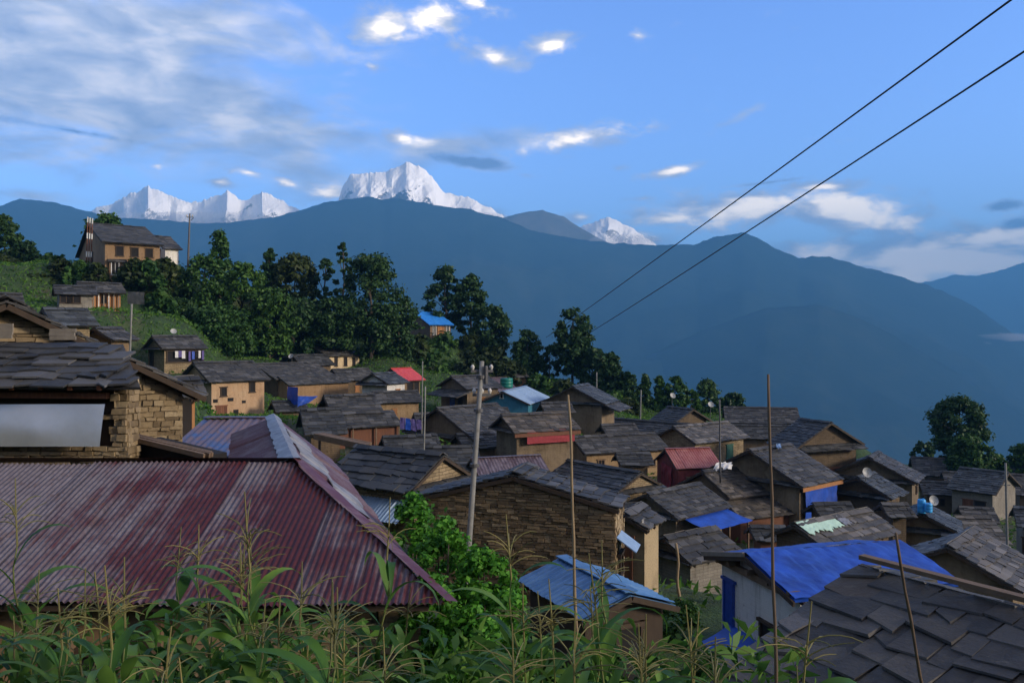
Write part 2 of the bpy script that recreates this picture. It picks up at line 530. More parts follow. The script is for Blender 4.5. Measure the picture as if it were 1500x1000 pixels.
def mountain_mat(name, c1, c2, c3):
    m, t, b, o = new_mat(name)
    c = objc(t)
    n1 = t.noise(c, .0011, 8, .62)
    n2 = t.noise(c, .009, 7, .65)
    col = t.ramp(t.math('ADD', t.math('MULTIPLY', n1, .6), t.math('MULTIPLY', n2, .4)), [(.36, c1), (.52, c2), (.66, c3)])
    t.l(col, b.inputs['Base Color'])
    b.inputs['Roughness'].default_value = 1
    b.inputs['Specular IOR Level'].default_value = 0
    bump(t, b, n2, .35, 20)
    return m


def snow_mat():
    m, t, b, o = new_mat('snow')
    c = objc(t)
    g = t.n('ShaderNodeNewGeometry')
    s = t.n('ShaderNodeSeparateXYZ')
    t.l(g.outputs['Normal'], s.inputs[0])
    n = t.noise(c, .006, 8, .68)
    n2 = t.noise(c, .03, 6, .6)
    f = t.sstep(t.math('ADD', s.outputs[2], t.math('MULTIPLY', t.math('SUBTRACT', n, .5), .9)), .12, .34)
    col = t.mix(f, t.ramp(n2, [(.3, (.16, .15, .15)), (.7, (.32, .30, .29))]), (.96, .96, .97))
    t.l(col, b.inputs['Base Color'])
    b.inputs['Roughness'].default_value = .8
    bump(t, b, t.math('ADD', n, t.math('MULTIPLY', n2, .5)), .35, 40)
    return m


M['ground'] = ground_mat()
M['mountain'] = mountain_mat('mountain_forest', (.009, .018, .016), (.016, .028, .024), (.030, .042, .036))
M['mountain_bare'] = mountain_mat('mountain_bare', (.06, .065, .05), (.10, .10, .085), (.16, .15, .13))
M['snow'] = snow_mat()


# ------------------------------------------------------------------ mesh building
class MB:
    def __init__(self):
        self.v, self.f, self.mi = [], [], []

    def face(self, pts, mi=0):
        i = len(self.v)
        self.v.extend([tuple(p) for p in pts])
        self.f.append(tuple(range(i, i + len(pts))))
        self.mi.append(mi)

    def hexa(self, p, mi=0):
        """p: 4 bottom points then the 4 points above them, same order"""
        i = len(self.v)
        self.v.extend([tuple(q) for q in p])
        for q in ((3, 2, 1, 0), (4, 5, 6, 7), (0, 1, 5, 4), (1, 2, 6, 5), (2, 3, 7, 6), (3, 0, 4, 7)):
            self.f.append(tuple(i + k for k in q))
            self.mi.append(mi)

    def box(self, c, sx, sy, sz, ax=None, mi=0):
        """c centre; ax three unit vectors"""
        c = Vector(c)
        X, Y, Z = ax if ax else (Vector((1, 0, 0)), Vector((0, 1, 0)), Vector((0, 0, 1)))
        X, Y, Z = X * sx / 2, Y * sy / 2, Z * sz / 2
        self.hexa([c - X - Y - Z, c + X - Y - Z, c + X + Y - Z, c - X + Y - Z, c - X - Y + Z, c + X - Y + Z, c + X + Y + Z, c - X + Y + Z], mi)

    def beam(self, a, b, w, h, mi=0, upv=Vector((0, 0, 1))):
        a, b = Vector(a), Vector(b)
        X = (b - a).normalized()
        Y = upv.cross(X)
        if Y.length < 1e-4:
            Y = Vector((1, 0, 0)).cross(X)
        Y.normalize()
        Z = X.cross(Y)
        self.box((a + b) / 2, (b - a).length, w, h, (X, Y, Z), mi)

    def tube(self, pts, rad, n=6, mi=0, cap=True):
        pts = [Vector(p) for p in pts]
        if not isinstance(rad, (list, tuple)):
            rad = [rad] * len(pts)
        i0 = len(self.v)
        for k, p in enumerate(pts):
            d = (pts[min(k + 1, len(pts) - 1)] - pts[max(k - 1, 0)]).normalized()
            a = Vector((1, 0, 0)) if abs(d.x) < .8 else Vector((0, 1, 0))
            u = d.cross(a).normalized()
            v = d.cross(u)
            for j in range(n):
                an = 2 * math.pi * j / n
                self.v.append(tuple(p + (u * math.cos(an) + v * math.sin(an)) * rad[k]))
        for k in range(len(pts) - 1):
            for j in range(n):
                a, b = i0 + k * n + j, i0 + k * n + (j + 1) % n
                self.f.append((a, a + n, b + n, b))
                self.mi.append(mi)
        if cap:
            self.f.append(tuple(i0 + j for j in range(n)))
            self.f.append(tuple(i0 + (len(pts) - 1) * n + j for j in reversed(range(n))))
            self.mi += [mi, mi]

    def build(self, name, mats, parent=None, uv=False, smooth=False, loc=None):
        me = bpy.data.meshes.new(name)
        me.from_pydata(self.v, [], self.f)
        if not isinstance(mats, (list, tuple)):
            mats = [mats]
        for m in mats:
            me.materials.append(M[m] if isinstance(m, str) else m)
        if len(mats) > 1:
            me.polygons.foreach_set('material_index', self.mi)
        if smooth:
            me.polygons.foreach_set('use_smooth', [True] * len(me.polygons))
        me.update()
        if uv:
            lay = me.uv_layers.new(name='UVMap')
            for p in me.polygons:
                n = p.normal
                if abs(n.z) < .75:
                    tx, ty = -n.y, n.x
                    l = math.hypot(tx, ty) or 1
                    for li in p.loop_indices:
                        q = me.vertices[me.loops[li].vertex_index].co
                        lay.data[li].uv = ((q.x * tx + q.y * ty) / l, q.z)
                else:
                    for li in p.loop_indices:
                        q = me.vertices[me.loops[li].vertex_index].co
                        lay.data[li].uv = (q.x, q.y)
        o = bpy.data.objects.new(name, me)
        C.objects.link(o)
        if parent is not None:
            o.parent = parent
        if loc is not None:
            o.location = loc
        return o


def tag(o, label, cat, group=None, kind=None):
    o['label'] = label
    o['category'] = cat
    if group:
        o['group'] = group
    if kind:
        o['kind'] = kind
    return o


def thing(name, label, cat, loc=(0, 0, 0), rz=0.0, group=None):
    o = bpy.data.objects.new(name, None)
    o.empty_display_size = .3
    C.objects.link(o)
    o.location = loc
    o.rotation_euler = (0, 0, rz)
    return tag(o, label, cat, group)


def structure(o):
    o['kind'] = 'structure'
    return o


V3 = Vector
rnd = random.uniform


# ------------------------------------------------------------------ roofs and walls
def slates(mb, O, U, V, N, L, S, e=.36, w=.5, th=.03, jit=1.0, clip=None):
    """rows of single stone slates on a slope: O top corner at the ridge, U along the ridge, V down the slope, N outwards"""
    rows = max(2, int(round(S / e)))
    e = S / rows
    for r in range(rows):
        v1 = S - r * e                      # lower edge
        v0 = max(0, v1 - e * 1.45)
        u = -rnd(0, w * .7)
        while u < L:
            ww = w * (rnd(.55, 1.5) if jit < 1.5 else rnd(.4, 1.9))
            a, b = max(u, -.04 * rnd(0, 1)), min(u + ww, L + .05 * rnd(0, 1))
            u += ww
            if b - a < .06:
                continue
            if clip and not clip((a + b) / 2, (v0 + v1) / 2):
                continue
            j = lambda s: rnd(-s, s) * jit
            lo = th * 1.5 + rnd(0, th) * jit
            hi = th * .2
            tt = th * rnd(.8, 1.6)
            low = rnd(-.02, .10) * e * 2.0 * jit if r else rnd(-.02, .16) * jit * e * 2
            sk = j(.05) * e * 2
            p = [(a + .006, v1 + low + sk + j(.02), lo), (b - .006, v1 + low - sk + j(.02), lo + j(.012)), (b - .004 + j(.015), v0 + j(.02), hi), (a + .004 + j(.015), v0 + j(.02), hi)]
            q = [O + U * x + V * y + N * z for x, y, z in p]
            q2 = [O + U * (x + j(.01)) + V * (y - .012) + N * (z + tt) for x, y, z in p]
            mb.hexa(q + q2 if U.cross(V).dot(N) < 0 else [q[3], q[2], q[1], q[0], q2[3], q2[2], q2[1], q2[0]])


def corrugated(mb, O, U, V, N, L, S, pitch=.1, amp=.014, n=6, clipfn=None, rows=3, mi=0, sag=.012):
    """wavy sheet; clipfn(u) -> (v0, v1) range of the slope"""
    cols = int(L / pitch * n) + 1
    i0 = len(mb.v)
    for c in range(cols + 1):
        u = L * c / cols
        v0, v1 = clipfn(u) if clipfn else (0, S)
        ph = 2 * math.pi * u / pitch
        z = amp * math.cos(ph)
        sheet = int(u / .78)
        zz = z + .006 * ((sheet * 7919) % 5 - 2)
        for k in range(rows):
            s = v0 + (v1 - v0) * k / (rows - 1)
            dv = .03 * (((sheet * 31) % 7) / 7 - .4) if k == rows - 1 else 0
            p = O + U * u + V * (s + dv) + N * (zz + sag * math.sin(s * 1.9 + sheet))
            mb.v.append(tuple(p))
    for c in range(cols):
        for k in range(rows - 1):
            a = i0 + c * rows + k
            mb.f.append((a, a + 1, a + rows + 1, a + rows))
            mb.mi.append(mi)


def slab(mb, O, U, V, N, L, S, th, mi=0):
    q = [O, O + U * L, O + U * L + V * S, O + V * S]
    q = [a - N * th for a in q] + q
    if U.cross(V).dot(N) < 0:
        q = [q[3], q[2], q[1], q[0], q[7], q[6], q[5], q[4]]
    mb.hexa(q, mi)


def stone_face(mb, O, U, N, Z, L, H, inside=None, course=.12, smin=.16, smax=.46, deep=.16):
    """a wall of single stones laid in courses"""
    z = 0
    while z < H:
        ch = course * rnd(.7, 1.35)
        u = -rnd(0, .2)
        while u < L:
            ww = rnd(smin, smax)
            a, b = max(u, 0), min(u + ww, L)
            u += ww
            if b - a < .03:
                continue
            if inside and not inside((a + b) / 2, z + ch / 2):
                continue
            out = rnd(-.01, .05)
            g = .008
            j = lambda: rnd(-.012, .012)
            q = [(a + g, -deep, z + g), (b - g, -deep, z + g), (b - g + j(), out, z + g + j()), (a + g + j(), out, z + g + j())]
            q2 = [(a + g, -deep, z + ch - g), (b - g, -deep, z + ch - g), (b - g + j(), out - rnd(0, .015), z + ch - g + j()), (a + g + j(), out - rnd(0, .015), z + ch - g + j())]
            mb.hexa([O + U * x + N * y + Z * w for x, y, w in (q + q2)])
        z += ch


def opening(root, O, U, N, w, h, kind='win', lab=None):
    """a window or door standing on a wall face: O bottom centre on the face"""
    Z = V3((0, 0, 1))
    ax = (U, N, Z)
    if kind == 'hole':  # dark panel on the wall face, coloured as the shade in a hole
        m = MB()
        m.box(O + N * .012 + Z * h / 2, w, .03, h, ax)
        return m.build('opening', 'dark', root)
    fm = {'win': 'wood_brown', 'door': 'wood_red', 'green': 'green_paint', 'white': 'white_paint', 'blue': 'blue_paint', 'dwin': 'wood_dark', 'orange': 'wood_orange'}[kind]
    ft = max(.05, min(.1, w * .14))
    m = MB()
    for s in (-1, 1):
        m.box(O + U * s * (w / 2 - ft / 2) + N * .03 + Z * h / 2, ft, .1, h, ax)
    m.box(O + N * .035 + Z * (h - ft / 2), w + .16, .12, ft, ax)
    if kind != 'door':
        m.box(O + N * .04 + Z * ft / 2, w + .12, .13, ft, ax)
    name = 'door' if kind in ('door', 'blue') or h > 1.35 else 'window'
    fr = m.build(name, fm, root)
    p = MB()
    if kind in ('door', 'green', 'blue', 'orange'):
        n = max(2, int(w / .2))
        for k in range(n):
            ww = (w - 2 * ft) / n
            p.box(O + U * (-w / 2 + ft + ww * (k + .5)) + N * .03 + Z * (h / 2), ww - .012, .04, h - ft * 2, ax)
        p.build('door_leaf' if name == 'door' else 'shutter', fm if kind != 'orange' else 'wood_orange', fr)
    else:
        p.box(O + N * .014 + Z * (h / 2), w - 2 * ft, .03, h - 2 * ft, ax)  # dark panel coloured as the unlit recess behind the frame
        p.build('shade_fill', 'dark', fr)
        if kind in ('win', 'white') and w > .5:
            q = MB()
            q.box(O + N * .045 + Z * h / 2, .045, .04, h - 2 * ft, ax)
            q.build('mullion', fm, fr)
    if lab:
        fr['label'] = lab
    return fr


BASES = []      # ground control points (x, y, z)
LOG = []


def house(label, A, D, th=None, bx=None, E=None, pit=26, flip=False, L=None, W=None, rise=None, H=2.6, wall='wall_mud', roof='slate', ov=.4, gov=.35,
          side=(), gable=(), skirt=None, e=.36, sw=.5, name=None, jit=1.0, cat='house', group=None, fascia=None, low=None, geo_gable=None, base=True, thk=.03):
    """A: pixel of the ridge end of the near gable, at distance D; th: plan angle of the ridge (degrees, 0 = to the right, 90 = away);
    bx: pixel x of the far ridge end; E: pixel of the eave corner below A on the slope that shows"""
    sc = 1.0
    if D > 36:                                # the village beyond the first rows is a little larger and farther
        sc = 1.25
        D *= sc
        H *= sc
        ov *= sc
        gov *= sc
        L = L * sc if L else L
        W = W * sc if W else W
        rise = rise * sc if rise else rise
        skirt = skirt * sc if skirt else skirt
        side = [(q[0], q[1] * sc, q[2] * sc, q[3] * sc, q[4]) for q in side]
        gable = [(q[0], q[1] * sc, q[2] * sc, q[3] * sc, q[4]) for q in gable]
    if name is None:
        name = 'plank_house' if wall.startswith('wood') else 'stone_house' if wall in ('wall_tan', 'wall_brown', 'wall_grey', 'stone_tan') else 'clay_house'
    A3 = P(A[0], A[1], D)
    tp = math.tan(R(pit))
    if E is not None and W is None:
        kx, kz = (E[0] - 750) / F, (500 - E[1]) / F

        def solve(phi):                       # plan angle of the down-slope direction
            px_, py_ = math.cos(phi), math.sin(phi)
            den = tp + kz * py_
            hw_ = (A3.z - kz * A3.y) / den if abs(den) > 1e-6 else -1
            x_, y_ = A3.x + hw_ * px_, A3.y + hw_ * py_
            return hw_, (x_ / y_ - kx) * F if y_ > 1 else 1e9
        if th is None:
            best = min(((abs(solve(R(a_))[1]) if solve(R(a_))[0] > 0 else 1e9) + (0 if a_ <= 0 else 3), a_) for a_ in np.arange(-178, 12, .5))
            phi = R(best[1])
        else:
            phi = R(th - 90) if not flip else R(th + 90)
            best = (abs(solve(phi)[1]), 0)
        hw = solve(phi)[0]
        rise = hw * tp
        p = V3((math.cos(phi), math.sin(phi), 0))
        err = best[0]
    else:
        hw = W / 2
        rise = rise or hw * tp
        phi = R(th - 90) if not flip else R(th + 90)
        p = V3((math.cos(phi), math.sin(phi), 0))
        err = 0
    if sc > 1 and W is None and L is None:    # eaves reach a little past the measured corner, walls stay low
        hw *= 1.08
        rise *= 1.08
        H *= .88
    W = 2 * hw
    d = V3((-p.y, p.x, 0))                    # ridge direction with the slope on its right hand
    sg = -1
    if flip or (bx is not None and th is None and bx < A[0] and p.x < .3):
        d = -d
        sg = 1
    if L is None:
        k = (bx - 750) / F
        L = (k * A3.y - A3.x) / (d.x - k * d.y)
        if L < 0:
            d, sg, L = -d, -sg, -L if False else (k * A3.y - A3.x) / (-d.x + k * d.y)
    th = math.degrees(math.atan2(d.y, d.x))
    B3 = A3 + d * L
    LOG.append((label[:36], 'L', round(L, 1), 'W', round(W, 1), 'th', round(th), 'sg', sg, 'err', round(err, 1), 'By', round(500 - B3.z / B3.y * F), 'z', round(A3.z - rise - H, 1), 'D', D))
    base_z = A3.z - rise - H
    ctr = A3 + d * (L / 2)
    root = thing(name, label, cat, (ctr.x, ctr.y, base_z), R(th), group)
    if base:
        BASES.append((ctr.x, ctr.y, base_z))
    X, Y, Z = V3((1, 0, 0)), V3((0, 1, 0)), V3((0, 0, 1))
    zr = H + rise
    # walls
    wl = L - 2 * gov
    wh = hw - ov
    if low:                                   # eave of the hidden side
        pass
    pitch = rise / hw
    zt = lambda y: zr - abs(y) * pitch - .12
    dn = -1.6
    m = MB()
    x0, x1 = -wl / 2, wl / 2
    pr = [(-wh, dn), (wh, dn), (wh, zt(wh)), (0, zt(0)), (-wh, zt(wh))]
    f0 = [V3((x0, y, z)) for y, z in pr]
    f1 = [V3((x1, y, z)) for y, z in pr]
    m.face(list(reversed(f0)))
    m.face(f1)
    for i in range(5):
        j = (i + 1) % 5
        m.face([f0[i], f0[j], f1[j], f1[i]])
    m.build('wall', wall, root, uv=True)
    # roof
    O = V3((-L / 2, 0, zr))
    cl = math.hypot(hw, rise)
    m = MB()
    for q in (-1, 1):
        Vv = V3((0, q * hw / cl, -rise / cl))
        N = V3((0, q * rise / cl, hw / cl))
        if roof.startswith('slate'):
            slab(m, O + V3((.03, 0, -.05)), X, Vv, N, L - .06, cl - .04, .05)
            slates(m, O + V3((0, 0, 0)) - N * .05, X, Vv, N, L, cl, e, sw, thk, jit)
            # ridge stones
            u = 0 if jit < 1.5 else L
            while u < L:
                ww = rnd(.4, .8)
                a, b = u, min(L, u + ww)
                lift = .05 + rnd(0, .03) + (0.03 if q == 1 else 0)
                qq = [O + X * (a + .01) + N * lift - Vv * .03, O + X * (b - .01) + N * (lift + rnd(-.01, .02)) - Vv * .03,
                      O + X * (b - .01) + N * lift + Vv * rnd(.2, .3), O + X * (a + .01) + N * lift + Vv * rnd(.2, .3)]
                q2 = [v + N * .035 for v in qq]
                m.hexa(qq + q2 if q < 0 else [qq[3], qq[2], qq[1], qq[0], q2[3], q2[2], q2[1], q2[0]])
                u += ww
        elif roof.startswith('tarp'):
            nx, ny = 44, 26
            i0 = len(m.v)
            for a in range(nx + 1):
                for b_ in range(ny + 1):
                    uu, vv = L * a / nx, cl * b_ / ny
                    hgt = .045 + .04 * mnoise.noise(V3((uu * .9, vv * .9, q * 3.1 + L))) + .035 * mnoise.noise(V3((uu * 3, vv * 1.2, q))) + .02 * mnoise.noise(V3((uu * 7, vv * 4, q)))
                    m.v.append(tuple(O + X * uu + Vv * (vv + .05 * mnoise.noise(V3((uu * 2, 5, q))) * (b_ == ny)) + N * hgt))
            for a in range(nx):
                for b_ in range(ny):
                    k_ = i0 + a * (ny + 1) + b_
                    m.f.append((k_, k_ + 1, k_ + ny + 2, k_ + ny + 1))
                    m.mi.append(0)
            slab(m, O + V3((.04, 0, -.06)), X, Vv, N, L - .08, cl - .06, .05)
        else:
            corrugated(m, O, X, Vv, N, L, cl, .2, .012, 6)
            slab(m, O + V3((.04, 0, -.05)), X, Vv, N, L - .08, cl - .06, .03)
    if roof.startswith('tin') or roof.startswith('paint'):
        m.beam(O + Z * .03, O + X * L + Z * .03, .3, .03)
    m.build('roof', roof, root)
    if jit >= 1.5:
        m = MB()
        m.beam(O + Z * .06, O + X * (L * .55) + Z * .06, .10, .045)
        m.beam(O + X * (L * .55 + .01) + Z * .075, O + X * L + Z * .055, .10, .045)
        m.build('ridge_board', 'wood_brown', root)
    # barge boards on the gable that shows and the eave board
    for q in (-1, 1):
        m = MB()
        Vv = V3((0, q * hw / cl, -rise / cl))
        a = O + V3((-.02, q * .012, -.12))
        m.beam(a, a + Vv * (cl - .03), .05, .11)
        m.build('barge_board', 'wood_dark', root)
    Vv = V3((0, sg * hw / cl, -rise / cl))
    if D > 45:
        m = MB()
        m.beam(V3((-L / 2 + .15, sg * (hw - .16), H + .16 * pitch - .14)), V3((L / 2 - .15, sg * (hw - .16), H + .16 * pitch - .14)), .09, .1)
        m.build('eave_purlin', 'wood_dark', root)
    else:
        n = max(3, int(L / .8))
        for k in range(n):                    # rafter tails
            m = MB()
            x = -L / 2 + .3 + (L - .6) * k / (n - 1)
            a = V3((x, sg * (wh - .1), zt(wh - .1) - .06))
            m.beam(a, a + Vv * (ov + .06), .08, .09)
            m.build('rafter_tail', 'wood_dark', root)
    if fascia:
        m = MB()
        m.box(V3((0, sg * (hw - .02), H - .22)), L - .1, .04, .26)
        m.build('eave_board', fascia, root)
    if skirt:                                 # small slate pent across the gable at eave level
        m = MB()
        O2 = V3((x0 + .05, -hw * .93, H + .12))
        U2, V2 = Y, V3((-.93, 0, -.36))
        N2 = V3((-.36, 0, .93))
        slab(m, O2 - N2 * .03, U2, V2, N2, hw * 1.86, skirt, .04)
        slates(m, O2 - N2 * .03, U2, V2, N2, hw * 1.86, skirt + .05, min(e, skirt / 2), sw, thk)
        m.build('gable_pent', roof if roof.startswith('slate') else 'slate', root)
    if not side and not gable and D < 130 and L > 2.6 and H > 1.5:   # the small dark windows and low doors these houses have
        sd = random.Random(label)
        for k_ in range(max(1, int(wl / 2.4))):
            tt = (k_ + sd.uniform(.3, .7)) / max(1, int(wl / 2.4))
            if sd.random() < .8:
                side = list(side) + [(tt, max(.5, H - 1.25 - sd.uniform(0, .3)), sd.uniform(.45, .7), sd.uniform(.55, .85), sd.choice(['dwin', 'dwin', 'win', 'orange']))]
        if sd.random() < .6 and not skirt:
            gable = [(sd.uniform(.3, .7), max(.4, H - 1.3), .5, .7, 'dwin')]
    for (tt, z, w_, h_, kd) in side:
        opening(root, V3((x0 + wl * tt, sg * wh, z)), X * -sg, Y * sg, w_, h_, kd)
    for (tt, z, w_, h_, kd) in gable:
        opening(root, V3((x0, sg * wh * (2 * tt - 1), z)), Y * -1, X * -1, w_, h_, kd)
    return dict(sc=sc, root=root, L=L, hw=hw, wh=wh, H=H, zr=zr, x0=x0, x1=x1, sg=sg, pitch=pitch, th=th, base=V3((ctr.x, ctr.y, base_z)), p=p, d=d, rise=rise)


def pent(h, side, a, b, z, out, drop, mat='slate', e=.36, sw=.5, name='lean_to_roof', wallmat=None, posts=False, thk=.03, zin=0.0):
    """a single slope added below the eave ('side') or across the gable ('gable'); a..b along the wall"""
    sc = h['sc']
    a, b, z, out, drop = a * sc, b * sc, z * sc, out * sc, drop * sc
    if side == 'side':
        O = V3((a, h['sg'] * (h['wh'] + .01), z))
        U, Wd = V3((1, 0, 0)), V3((0, h['sg'], 0))
    else:
        O = V3((h['x0'] - .01, a, z))
        U, Wd = V3((0, 1, 0)), V3((-1, 0, 0))
    l = math.hypot(out, drop)
    Vv = Wd * (out / l) + V3((0, 0, -drop / l))
    N = Wd * (drop / l) + V3((0, 0, out / l))
    m = MB()
    L = b - a
    if mat.startswith('slate'):
        slab(m, O - N * .02, U, Vv, N, L, l - .03, .05)
        slates(m, O - N * .02, U, Vv, N, L, l, e, sw, thk)
    elif mat.startswith('tarp'):
        nx, ny = 16, 8
        i0 = len(m.v)
        for i in range(nx + 1):
            for j in range(ny + 1):
                uu, vv = L * i / nx, l * j / ny
                m.v.append(tuple(O + U * uu + Vv * vv + N * (.05 * mnoise.noise(V3((uu, vv, 1.7 + a))) - .05 * math.sin(math.pi * j / ny))))
        for i in range(nx):
            for j in range(ny):
                k_ = i0 + i * (ny + 1) + j
                m.f.append((k_, k_ + 1, k_ + ny + 2, k_ + ny + 1))
                m.mi.append(0)
    else:
        corrugated(m, O, U, Vv, N, L, l, .16, .018, 6)
    o = m.build(name, mat, h['root'])
    if wallmat:
        m = MB()
        i = out * .8
        for aa in (a + .1, b - .1):
            pass
        q = [O + U * .15, O + U * (L - .15), O + U * (L - .15) + Wd * i, O + U * .15 + Wd * i]
        top = [z - .1, z - .1, z - drop * .8 - .1, z - drop * .8 - .1]
        bot = [V3((v.x, v.y, zin - 1.2)) for v in q]
        tp = [V3((v.x, v.y, tz)) for v, tz in zip(q, top)]
        if (U.cross(Wd)).z < 0:
            bot.reverse()
            tp.reverse()
        m.hexa(bot + tp)
        m.build('lean_to_wall', wallmat, h['root'], uv=True)
    if posts:
        for k in range(posts):
            m = MB()
            q = O + U * (.2 + (L - .4) * k / max(1, posts - 1)) + Wd * (out * .9) + V3((0, 0, -drop * .9 - .06))
            m.beam(q, V3((q.x, q.y, -1.0)), .1, .1)
            m.build('post', 'wood_brown', h['root'])
    return o


def loc2w(h, v):
    r = R(h['th'])
    return h['base'] + V3((v[0] * math.cos(r) - v[1] * math.sin(r), v[0] * math.sin(r) + v[1] * math.cos(r), v[2]))


def hit(h, px, py, axis, val):
    """where the line of sight through a pixel meets the plane x=val or y=val of a house, in its own coordinates"""
    r = R(h['th'])
    f = lambda v: V3((v.x * math.cos(r) + v.y * math.sin(r), -v.x * math.sin(r) + v.y * math.cos(r), v.z))
    o = f(-h['base'])
    d = f(V3(((px - 750) / F, 1, (500 - py) / F)))
    k = (val - o[axis]) / d[axis]
    return o + d * k


# ------------------------------------------------------------------ far mountains
def mountain(name, prof, D, front, back, zb, amp, mat, seed, step=5, nt=46, jag=2.0, scale=900, power=1.25, ridged=True, big=0, spurs=()):
    xs = np.arange(prof[0][0] - 0, prof[-1][0] + 0.1, step)
    ys = np.interp(xs, [p[0] for p in prof], [p[1] for p in prof])
    mb = MB()
    n = len(xs)
    rows = nt + 14
    for px, py in zip(xs, ys):
        k = (px - 750) / F
        zs_ = (500 - py) / F * D
        py = py + jag * (mnoise.fractal(V3((px / 14.0, seed, 0)), 1.0, 2.0, 4)) + jag * .5 * mnoise.noise(V3((px / 3.1, seed + 5, 0)))
        zc = (500 - py) / F * D
        for r in range(rows):
            if r < nt:
                q = r / (nt - 1)
                y = D - front * (1 - q)
                z = zb + (zs_ - zb) * q ** power + (zc - zs_) * q ** (70 if big else 45)
                fade = min(1, (1 - q) * 5) * min(1, q * 6)
            else:
                q = (r - nt + 1) / 14
                y = D + back * q
                z = zc + (zb - zc) * q ** .8
                fade = 0
            x = k * y
            if ridged:
                nz = mnoise.ridged_multi_fractal(V3((x / scale, y / scale, z * 1.2 / scale + seed)), 1.0, 2.1, 4 if big else 6, 1.0, 2.0) - 1.2
                if big:
                    nz += big * (1 - 2 * abs(mnoise.noise(V3((x / (scale * 1.6) + y / (scale * 4), y / (scale * 3), seed + 20)))) * 1.6 - .4)
            else:
                nz = mnoise.fractal(V3((x / scale, y / scale, seed)), 1.0, 2.0, 6)
            if not big:
                z += amp * nz * fade
            if q < 1 and r < nt:                # never above the crest line as it is seen
                z = min(z, zc * (y / D) - (D - y) * .01 if zc > 0 else z)
            g = 1.0
            if r < nt and big:                # buttresses standing out of the face towards the viewer
                dsp = 0
                for (pa, pb, wl, wr, am) in spurs:
                    c0 = pa + (pb - pa) * (1 - q) + 7 * mnoise.noise(V3((q * 5, pa, 2)))
                    u_ = px - c0
                    ten = max(0, 1 + u_ / wl) if u_ < 0 else max(0, 1 - u_ / wr)
                    dsp += am * ten
                s_ = scale * .55
                for (ca, sa, wt_) in ((.82, .57, .6), (.77, -.64, .6)):
                    u_, v_ = (x * ca + z * sa) / s_, (z * ca - x * sa) / (s_ * 2.6)
                    dsp += amp * wt_ * (mnoise.ridged_multi_fractal(V3((u_, v_, seed + sa)), 0.95, 2.1, 5, 1.0, 2.0) - 1.1)
                g = 1 - dsp * min(1, (1 - q) * 7) / y
            mb.v.append((x * g, y * g, z * g))
    for i in range(n - 1):
        for r in range(rows - 1):
            a = i * rows + r
            mb.f.append((a, a + rows, a + rows + 1, a + 1))
            mb.mi.append(0)
    return structure(mb.build(name, mat, None, smooth=not big))


mountain('mountain_ridge', [(-300, 330), (-120, 320), (0, 301), (30, 291), (80, 297), (130, 310), (170, 320), (230, 321), (300, 328), (340, 325), (400, 318), (450, 305), (475, 297), (500, 293), (520, 290), (545, 289), (560, 293), (575, 290), (600, 293), (650, 303), (690, 306), (700, 311), (740, 320), (780, 338), (850, 351), (900, 356), (950, 359), (985, 358), (1020, 358), (1045, 348), (1080, 342), (1088, 340), (1110, 348), (1130, 361), (1170, 378), (1190, 375), (1215, 376), (1260, 389), (1330, 408), (1380, 426), (1430, 450), (1470, 478), (1500, 500), (1560, 540), (1700, 600)],
         5200, 3600, 2200, -900, 130, 'mountain', 1.3, jag=1.6, scale=1300)
mountain('mountain_spur', [(860, 560), (950, 520), (1040, 480), (1120, 452), (1200, 446), (1250, 462), (1300, 486), (1350, 515), (1420, 556), (1500, 610), (1600, 680)],
         3800, 2200, 900, -900, 75, 'mountain', 7.7, jag=1.2, scale=900, power=1.1)
mountain('far_mountain_ridge', [(1180, 470), (1260, 440), (1320, 420), (1370, 410), (1400, 402), (1430, 404), (1460, 398), (1500, 384), (1560, 372), (1640, 360), (1800, 380), (1950, 420)],
         8600, 3000, 2000, -900, 150, 'mountain', 4.1, jag=1.2, scale=1400)
mountain('bare_mountain', [(640, 380), (700, 335), (740, 318), (765, 311), (795, 308), (825, 317), (850, 334), (880, 350), (930, 380), (1000, 420)],
         5800, 900, 1200, -300, 150, 'mountain_bare', 3.2, jag=1.3, scale=1000)
mountain('snow_peak', [(420, 380), (470, 330), (495, 296), (503, 270), (512, 258), (528, 253), (540, 254), (550, 251), (566, 251), (575, 246), (586, 243), (595, 238), (604, 241), (614, 243), (622, 249), (634, 262), (642, 272), (650, 280), (668, 287), (690, 290), (697, 293), (705, 299), (716, 302), (726, 309), (742, 320), (780, 350), (830, 390)],
         6100, 1000, 1200, -200, 150, 'snow', 2.6, step=1.2, nt=110, jag=3.0, scale=430, power=1.0, big=.8, spurs=((546, 528, 40, 42, 260), (600, 592, 22, 20, 110), (634, 655, 62, 30, 300), (578, 560, 14, 16, 80), (697, 706, 34, 26, 170), (726, 740, 20, 24, 110), (516, 505, 14, 18, 90)))
mountain('snow_range', [(60, 360), (110, 322), (140, 305), (165, 299), (180, 289), (196, 282), (206, 279), (217, 271), (224, 277), (236, 280), (246, 287), (262, 291), (275, 295), (290, 298), (300, 292), (312, 288), (322, 287), (333, 276), (341, 285), (352, 294), (366, 290), (376, 286), (384, 279), (390, 284), (402, 289), (415, 295), (430, 303), (446, 313), (480, 335), (540, 370)],
         6300, 1100, 1200, -200, 130, 'snow', 8.2, step=1.2, nt=100, jag=3.4, scale=360, power=1.0, big=1.0, spurs=((216, 196, 44, 34, 260), (185, 170, 22, 20, 130), (262, 255, 22, 22, 140), (333, 318, 36, 24, 240), (302, 292, 18, 16, 110), (387, 372, 30, 52, 260), (420, 425, 18, 22, 110), (240, 228, 12, 12, 70)))
